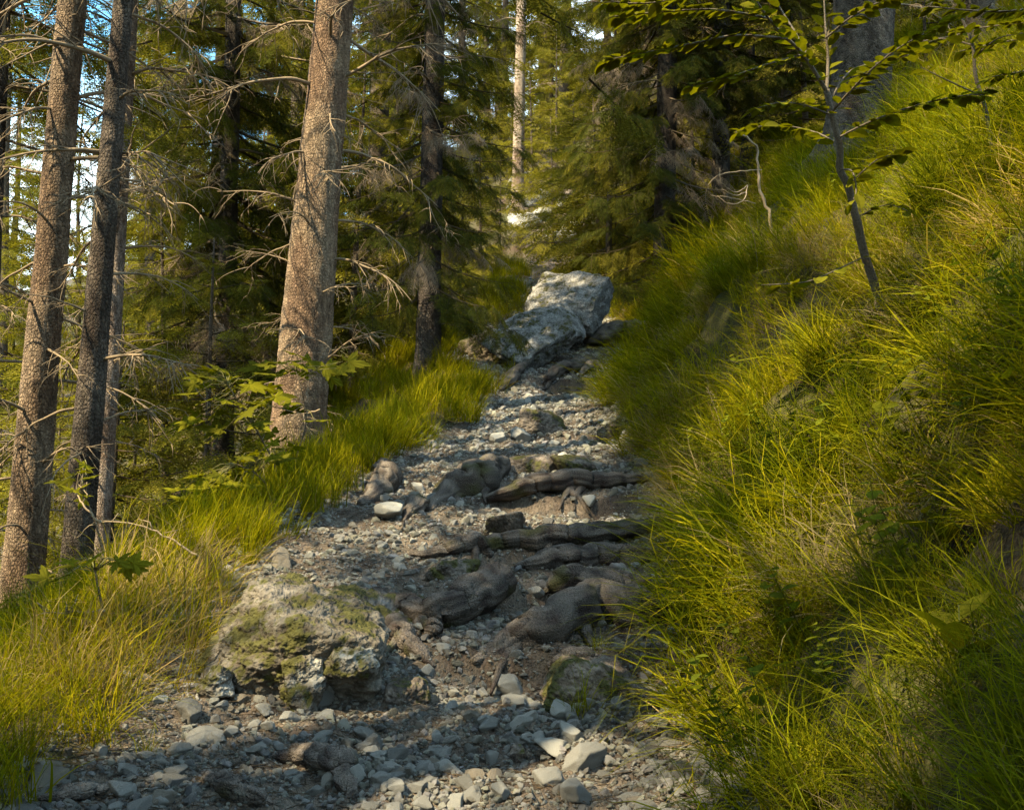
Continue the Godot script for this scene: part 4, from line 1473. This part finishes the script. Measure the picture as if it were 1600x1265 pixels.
	# tufts that stand alone
	var tk := tuft(1010, 46, 0.26, 0.0042, 55, 120, [g1, g3, g1], 0.035)
	for q in [[905, 1118, 0.95, "small round tuft of grass growing by the sunlit white stones"], [798, 580, 1.5, "dull grass tuft hanging below the front slab boulder"], [825, 572, 1.3, "smaller grass tuft in the earth under the front slab boulder"], [935, 1015, 0.7, "short grass tuft beneath the long slanting root"], [228, 1180, 0.6, "little bluish tuft at the tip of the left grass"]]:
		var p := spot(q[0], q[1])
		var t := part("grass_tuft", tk, M.grass, null, Transform3D(Basis(Vector3.UP, q[0]).scaled_local(Vector3.ONE * q[2]), p))
		tag(t, q[3], "grass tuft")


# ---------------------------------------------------------------- saplings and other plants
func stem(parent: Node3D, called: String, pts: Array, r0: float, r1: float, mat: Material) -> PackedVector3Array:
	var c := curve(pts, 6)
	var b := Buf.new()
	for k in c.size(): c[k] -= parent.position
	tube(b, c, taper(c.size(), r0, r1), 10, 0.12, 18.0, Color(0.15, 0.12, 0.08))
	part(called, b.mesh(), mat, parent)
	return c


func leafy(parent: Node3D, c: PackedVector3Array, count: int, size: float, from := 0.15, into = null) -> void:
	for k in count:
		var t := lerpf(from, 1.0, (k + 0.5) / count)
		var i := mini(int(t * (c.size() - 1)), c.size() - 2)
		var along := (c[i + 1] - c[i]).normalized()
		var sd := 1.0 if k % 2 else -1.0
		var out := (along * R(0.4, 1.0) + along.cross(Vector3.UP).normalized() * sd * R(0.5, 1.1) + Vector3(0, R(-0.35, 0.1), 0)).normalized()
		var up := (Vector3.UP + rn() * 0.5)
		var z := out.cross(up).normalized()
		var s := size * R(0.65, 1.15)
		var xf := Transform3D(Basis(out, z.cross(out), z).scaled_local(Vector3.ONE * s), c[i] + out * 0.015)
		if into != null: into.append(xf)
		else: part("leaf", M.oval[rng.randi() % 3], M.leaf[rng.randi() % 3], parent, xf)


func path3(px: Array) -> Array:
	var out := []
	for q in px: out.append(at(q[0], q[1], q[2]))
	return out


func saplings() -> void:
	M.lobed = [leaf_lobed(64), leaf_lobed(65), leaf_lobed(66)]
	rng.seed = 120
	var foot := spot(1380, 515)
	var d := -foot.z
	var o := thing("beech_sapling", "slender crooked sapling with broad green leaves standing on the grassy bank", "sapling", foot)
	var tr := path3([[1374, 470, d], [1352, 400, d], [1338, 340, d - 0.05], [1325, 290, d - 0.05], [1313, 265, d - 0.05], [1312, 225, d - 0.1], [1300, 180, d - 0.1], [1292, 140, d - 0.1]])
	tr.insert(0, foot - Vector3(0, 0.1, 0))
	stem(o, "trunk", tr, 0.026, 0.016, M.fine_bark)
	var fork: Vector3 = tr[tr.size() - 1]
	var limbs := [
		[[[1292, 142, d - 0.1], [1255, 85, d - 0.2], [1215, 45, d - 0.3], [1185, 5, d - 0.4], [1160, -50, d - 0.4]], 0.012, 10],
		[[[1270, 105, d - 0.15], [1245, 55, d - 0.1], [1215, 5, d], [1190, -50, d]], 0.009, 8],
		[[[1292, 142, d - 0.1], [1294, 90, d], [1290, 40, d], [1286, -40, d + 0.1]], 0.011, 8],
		[[[1255, 85, d - 0.2], [1200, 100, d - 0.4], [1140, 120, d - 0.5], [1080, 135, d - 0.5]], 0.006, 16],
		[[[1230, 60, d - 0.3], [1150, 55, d - 0.5], [1070, 70, d - 0.6], [990, 85, d - 0.6], [945, 95, d - 0.6]], 0.007, 22],
		[[[1200, 28, d - 0.3], [1120, 15, d - 0.6], [1040, 18, d - 0.7], [960, 25, d - 0.7]], 0.007, 22],
		[[[1170, -20, d - 0.4], [1090, -10, d - 0.8], [1010, 5, d - 0.9], [940, 0, d - 0.9]], 0.006, 18],
		[[[1300, 175, d - 0.1], [1340, 130, d - 0.3], [1390, 85, d - 0.5], [1440, 55, d - 0.6], [1480, 35, d - 0.6]], 0.007, 16],
		[[[1310, 215, d - 0.1], [1360, 190, d - 0.3], [1430, 165, d - 0.4], [1500, 150, d - 0.5], [1540, 148, d - 0.5]], 0.006, 18],
		[[[1296, 160, d - 0.1], [1330, 110, d + 0.1], [1390, 95, d + 0.3], [1450, 75, d + 0.4]], 0.006, 14],
		[[[1300, 180, d - 0.1], [1260, 165, d - 0.3], [1220, 160, d - 0.4], [1180, 170, d - 0.5]], 0.005, 12],
		[[[1312, 225, d - 0.1], [1270, 205, d + 0.2], [1210, 195, d + 0.4], [1150, 205, d + 0.5]], 0.005, 10],
		[[[1313, 265, d - 0.05], [1332, 268, d - 0.15], [1338, 300, d - 0.2], [1328, 320, d - 0.2]], 0.006, 3],
		[[[1290, 60, d], [1340, 20, d - 0.2], [1400, -5, d - 0.3], [1470, -15, d - 0.4]], 0.006, 16],
		[[[1325, 290, d - 0.05], [1370, 250, d - 0.3], [1410, 240, d - 0.3]], 0.004, 8],
		[[[1338, 340, d - 0.05], [1385, 320, d - 0.1], [1420, 330, d - 0.2]], 0.004, 5],
		[[[1352, 400, d], [1310, 420, d - 0.3], [1260, 440, d - 0.4], [1190, 445, d - 0.4]], 0.004, 7]]
	var more := []
	for q in limbs:
		var c := stem(o, "branch", path3(q[0]), q[1], 0.0025, M.fine_bark)
		leafy(o, c, int(q[2] * 1.4), 0.1, 0.15)
		leafy(o, c, int(q[2] * 1.3), 0.085, 0.05, more)
	tag(many("leaves", M.oval[1], M.leaf[1], more, [], o), "", "", "", "stuff")
	# the tree beyond the upper right edge, whose lowest branches reach in
	var bf := at(1790, 330, 6.4)
	bf.y = H(bf.x, bf.z)
	o = thing("beech_tree", "beech whose leafy low branches reach in at the upper right corner", "tree", bf)
	stem(o, "trunk", [bf - Vector3(0, 0.2, 0), bf + Vector3(0.02, 1.2, 0), bf + Vector3(-0.05, 2.6, 0.05), bf + Vector3(0.05, 4.4, 0)], 0.07, 0.03, M.fine_bark)
	more = []
	for q in [[[[1760, 20, 6.4], [1660, 10, 6.2], [1560, 18, 6.1], [1450, 10, 6.0]], 18], [[[1770, 80, 6.4], [1680, 60, 6.5], [1590, 62, 6.6], [1500, 80, 6.7]], 16], [[[1760, -30, 6.4], [1650, -35, 6.0], [1540, -20, 5.7], [1440, -25, 5.6]], 16], [[[1775, 120, 6.4], [1690, 105, 6.1], [1610, 110, 5.9], [1550, 120, 5.8]], 12], [[[1765, 40, 6.4], [1690, 30, 7.0], [1600, 35, 7.4], [1480, 50, 7.7]], 18]]:
		var c := stem(o, "branch", path3(q[0]), 0.012, 0.003, M.fine_bark)
		leafy(o, c, q[1], 0.1, 0.25)
		leafy(o, c, q[1] * 3, 0.09, 0.15, more)
	tag(many("leaves", M.oval[2], M.leaf[0], more, [], o), "", "", "", "stuff")
	# thinner one near the right edge
	foot = spot(1560, 260)
	d = minf(-foot.z, 6.5)
	foot = at(1560, 260, d)
	foot.y = H(foot.x, foot.z)
	o = thing("beech_sapling", "thin bent bare-stemmed sapling near the upper right edge of the photo", "sapling", foot)
	var c2 := stem(o, "trunk", [foot - Vector3(0, 0.1, 0)] + path3([[1540, 170, d], [1525, 120, d], [1520, 70, d], [1500, 20, d], [1480, -40, d]]), 0.014, 0.006, M.fine_bark)
	leafy(o, c2, 12, 0.1, 0.5)
	for q in [[[1522, 90, d], [1560, 60, d - 0.2], [1610, 50, d - 0.3]], [[1535, 150, d], [1480, 125, d - 0.3], [1440, 105, d - 0.4]], [[1520, 70, d], [1470, 60, d + 0.2], [1420, 70, d + 0.3]]]:
		leafy(o, stem(o, "branch", path3(q), 0.006, 0.002, M.fine_bark), 9, 0.1)
	# lobed-leaved saplings at the outer trail edge
	for q in [
		["lobed-leaved maple sapling with level top leaves in front of the big sunlit trunk", [[462, 720, 7.6], [478, 660, 7.6], [470, 605, 7.5], [462, 580, 7.5]], [[430, 570], [455, 566], [500, 572], [525, 575], [475, 565], [445, 575], [470, 640], [440, 690]], 0.26],
		["bushy lobed-leaved maple sapling leaning out over the slope beside the big trunk", [[430, 730, 7.3], [405, 680, 7.2], [380, 640, 7.1], [355, 600, 7.1]], [[345, 575], [330, 590], [318, 598], [360, 605], [385, 598], [355, 625], [385, 640], [410, 620], [430, 612], [370, 655], [330, 650], [312, 655], [345, 670], [400, 635], [395, 660], [350, 640]], 0.24],
		["low lobed-leaved seedling among the grass below the bushy maple sapling", [[425, 770, 6.8], [400, 740, 6.7], [370, 725, 6.7]], [[395, 705], [375, 720], [350, 735], [410, 715], [330, 748], [385, 735], [360, 745], [345, 755], [320, 762], [375, 755], [300, 775], [430, 700]], 0.22],
		["small leafy shoot with pale stem in front of the slim dark trunk", [[165, 900, 5.4], [150, 820, 5.4], [130, 770, 5.4], [130, 730, 5.4]], [[125, 735], [135, 725], [115, 745], [140, 745], [128, 760], [118, 765]], 0.13],
		["young seedling with long drooping leaves at the foot of the slim dark trunk", [[160, 955, 4.6], [152, 915, 4.6], [148, 890, 4.6]], [[120, 880], [175, 875], [200, 880], [100, 900], [135, 875]], 0.15],
		["broad-leaved seedling by the base of the stout sunlit trunk", [[60, 980, 6.0], [50, 950, 6.0], [45, 930, 6.0]], [[30, 930], [55, 935], [40, 945], [70, 950], [20, 950], [85, 960]], 0.16]]:
		var pp := path3(q[1])
		var f: Vector3 = pp[0]
		f.y = minf(f.y, H(f.x, f.z) + 0.3) - 0.05
		pp.insert(0, Vector3(f.x, H(f.x, f.z) - 0.03, f.z))
		var mo := thing("maple_sapling", q[0], "sapling", pp[0])
		var c := stem(mo, "stem", pp, 0.008, 0.003, M.fine_bark)
		var spots := []
		for w in q[2]:
			spots.append(w)
			spots.append([w[0] + R(-22, 22), w[1] + R(-12, 14)])
			if q[3] > 0.2: spots.append([w[0] + R(-26, 26), w[1] + R(-16, 18)])
		for w in spots:
			var base: Array = q[1][q[1].size() - 1]
			var e := at(w[0], w[1], base[2] + R(-0.25, 0.25)) - mo.position
			var near := c[c.size() - 1]
			for k in c.size():
				if c[k].distance_to(e) < near.distance_to(e): near = c[k]
			var tb := Buf.new()
			tube(tb, PackedVector3Array([near, (near + e) * 0.5 + Vector3(0, 0.03, 0), e]), PackedFloat32Array([0.003, 0.0024, 0.002]), 5, 0, 1, Color(0.2, 0.18, 0.06))
			part("leaf_stalk", tb.mesh(), M.fine_bark, mo)
			var out := (e - near)
			out.y = R(-0.06, 0.02)
			out = (out.normalized() + rn() * 0.4)
			out.y *= 0.5
			out = out.normalized()
			var z := out.cross(Vector3.UP + Vector3(0, 0, 0.5) + rn() * 0.6).normalized()
			part("leaf", M.lobed[rng.randi() % 3], M.leaf[rng.randi() % 3], mo, Transform3D(Basis(out, z.cross(out), z).scaled_local(Vector3.ONE * q[3] * R(0.7, 1.1)), e))


func small_things() -> void:
	rng.seed = 140
	# pale dead twigs on the bank ridge
	var p := spot(1205, 375)
	var d := -p.z
	var o := thing("dead_sapling", "leaning dead stem with pale curled twigs on the ridge of the bank", "dead stem", p)
	var b := Buf.new()
	var mk := func(px: Array, r0: float, r1: float, called: String) -> void:
		var bb := Buf.new()
		var c := curve(path3(px), 6)
		for k in c.size(): c[k] += rn() * r0 * 0.9 - p
		tube(bb, c, taper(c.size(), r0, r1), 7, 0.15, 20.0, Color(1, 1, 1))
		part(called, bb.mesh(), M.pale_wood, o)
	M.pale_wood = surface(null, null, 0, Vector3.ONE, 0.8)
	M.pale_wood.albedo_color = lin(0.2, 0.15, 0.09)
	mk.call([[1215, 395, d], [1200, 330, d - 0.1], [1186, 285, d - 0.1], [1182, 230, d - 0.1], [1150, 205, d - 0.2]], 0.017, 0.008, "stem")
	for q in [[[1190, 265, d], [1150, 268, d - 0.2], [1120, 275, d - 0.3], [1105, 290, d - 0.3]], [[1168, 290, d], [1162, 312, d - 0.2], [1140, 318, d - 0.3], [1120, 305, d - 0.3]], [[1165, 300, d], [1150, 305, d - 0.2], [1128, 295, d - 0.2]], [[1180, 318, d], [1150, 310, d - 0.2], [1110, 305, d - 0.3]], [[1168, 290, d], [1150, 300, d - 0.1], [1128, 285, d - 0.3], [1125, 262, d - 0.3]]]:
		mk.call(q, 0.005, 0.0022, "twig")
	# tall grass stems with seed heads
	for q in [[1135, 720, 1105, 605, "tall pale grass stem with feathery seed head on the bank foot"], [1500, 330, 1475, 225, "upright flowering grass spike high on the bank"], [1185, 430, 1170, 340, "thin seed spike beside the leaning dead stem"], [1470, 480, 1440, 420, "whitish plume grass in the sunlit dry patch of the bank"]]:
		var f := spot(q[0], q[1])
		var e := at(q[2], q[3], -f.z - 0.05)
		var so := thing("tall_grass", q[4], "grass", f)
		var sb := Buf.new()
		var c := curve([Vector3.ZERO, (e - f) * 0.5 + Vector3(0.015, 0.02, 0), e - f], 6)
		tube(sb, c, taper(c.size(), 0.0022, 0.0012), 5)
		part("stalk", sb.mesh(), M.pale_wood, so)
		var hb := Buf.new()
		var L: float = (e - f).length()
		for k in 46:
			var t := R(0.62, 1.0)
			var i := int(t * (c.size() - 1))
			var w := c[i] + (e - f) * R(0, 0.05)
			var dir := ((e - f).normalized() + rn() * 0.8).normalized()
			var l2 := L * 0.1 * (1.15 - t) + 0.006
			var tip := w + dir * l2
			hb.tri(w, tip + rn() * 0.001, w + Vector3(0.0008, 0, 0), Color(0.8, 0.8, 0.7))
			hb.tri(tip, tip + dir * 0.008 + rn() * 0.003, tip + rn() * 0.004, Color(1, 1, 0.9))
		part("seed_head", hb.mesh(false), M.pale_wood, so)
	# broad herb leaves in the bank
	var herb := 0
	for q in [[1330, 735, 0.16, "narrow upright herb leaf pair in the bank below the brightest grass clump"], [1480, 900, 0.13, "curled herb with a dark upright leaf in the right-hand grass"], [1060, 800, 0.11, "rosette of pointed leaves at the trail-side foot of the bank"], [1220, 1040, 0.13, "broad pointed herb leaves in the lower bank grass"], [1190, 850, 0.11, "small broad-leaved herb in the middle of the bank grass"], [1130, 640, 0.14, "bluish herb leaf on the shaded part of the bank"], [1500, 1100, 0.13, "large lance-shaped herb leaf near the lower right corner"], [1250, 910, 0.12, "leafy herb beside the drooping long grass of the bank"], [1060, 715, 0.1, "herb with small white flower head by the trail-side bank foot"]]:
		var f := spot(q[0], q[1]) + Vector3(0, 0.1, 0)
		var ho := thing("herb", q[3], "herb", f)
		herb += 1
		for k in 5:
			var az := k * 1.3 + herb
			var out := Vector3(cos(az), R(0.25, 0.9), sin(az)).normalized()
			var z := out.cross(Vector3.UP + rn() * 0.3).normalized()
			part("leaf", M.oval[k % 3], M.leaf[k % 3], ho, Transform3D(Basis(out, z.cross(out), z).scaled_local(Vector3(1, 1, 0.8) * q[2] * R(0.8, 1.3)), Vector3(0, 0.02 * k, 0)))
		var hb2 := Buf.new()
		tube(hb2, PackedVector3Array([Vector3(0, -0.15, 0), Vector3(0.005, 0, 0), Vector3(0, 0.12, 0.01)]), PackedFloat32Array([0.003, 0.0025, 0.0015]), 5, 0, 1, Color(0.09, 0.1, 0.02))
		part("stem", hb2.mesh(), M.fine_bark, ho)
		if herb == 9:
			var wb := Buf.new()
			for k in 40:
				var w := Vector3(0, 0.13, 0.01) + rn() * 0.018
				wb.tri(w, w + rn() * 0.008, w + rn() * 0.008, Color(1.9, 2.0, 2.2))
			part("flower_head", wb.mesh(false), M.pale_wood, ho)
	# bent dead twigs that stick out at the left edge of the trail
	for q in [["pale bent twig sticking out of the left grass near the slim trunk", [[310, 870, 5.2], [270, 845, 5.2], [220, 820, 5.2], [155, 815, 5.2], [120, 840, 5.2]]], ["pale fork of dry twig rising in front of the slim dark trunk", [[160, 820, 5.2], [130, 790, 5.2], [120, 765, 5.3], [125, 735, 5.3]]], ["long thin dry twig stretched in front of the grassy foot of the slim trunk", [[160, 955, 4.4], [115, 955, 4.4], [56, 960, 4.5]]], ["straight pale stick leaning out of the grass beside the maple saplings", [[430, 725, 7.3], [405, 680, 7.3], [382, 640, 7.3]]], ["bare pale twig crossing before the big sunlit trunk", [[500, 640, 7.4], [470, 645, 7.5], [430, 635, 7.5], [400, 632, 7.5]]], ["fine dry twig hanging down between the slim and the big trunk at the top", [[292, -10, 8.5], [288, 60, 8.5], [268, 130, 8.5]]]]:
		var pp := path3(q[1])
		var to := Buf.new()
		var c := curve(pp, 6)
		for k in c.size(): c[k] += rn() * 0.006
		tube(to, c, taper(c.size(), 0.006, 0.002), 6, 0.15, 20.0, Color.WHITE)
		for k in 3:
			var i := rng.randi_range(4, c.size() - 3)
			tube(to, PackedVector3Array([c[i], c[i] + Vector3(R(-0.05, 0.05), 0.04, R(-0.03, 0.03)), c[i] + Vector3(R(-0.1, 0.1), R(-0.05, 0.1), R(-0.05, 0.05))]), PackedFloat32Array([0.004, 0.003, 0.0015]), 5)
		tag(part("dead_twig", to.mesh(), M.pale_wood), q[0], "twig")
	# long single blades that stand out of the bank grass
	var bl = tuft(1044, 1, 0.5, 0.011, 20, 25, [Color(0.14, 0.13, 0.02)], 0.0)
	for q in [[1430, 815, 0.3, "broad pale blade of grass standing up in the right-hand bank grass"], [1120, 860, -0.5, "yellow grass blade pointing up beside the trail-side bank grass"], [1490, 1130, 0.35, "broad grass blade leaning over near the lower right corner"]]:
		var f := spot(q[0], q[1])
		tag(part("tall_grass", bl, M.grass, null, Transform3D(Basis(Vector3(0, 0, 1), -q[2]) * Basis(Vector3.UP, 1.2), f)), q[3], "grass")
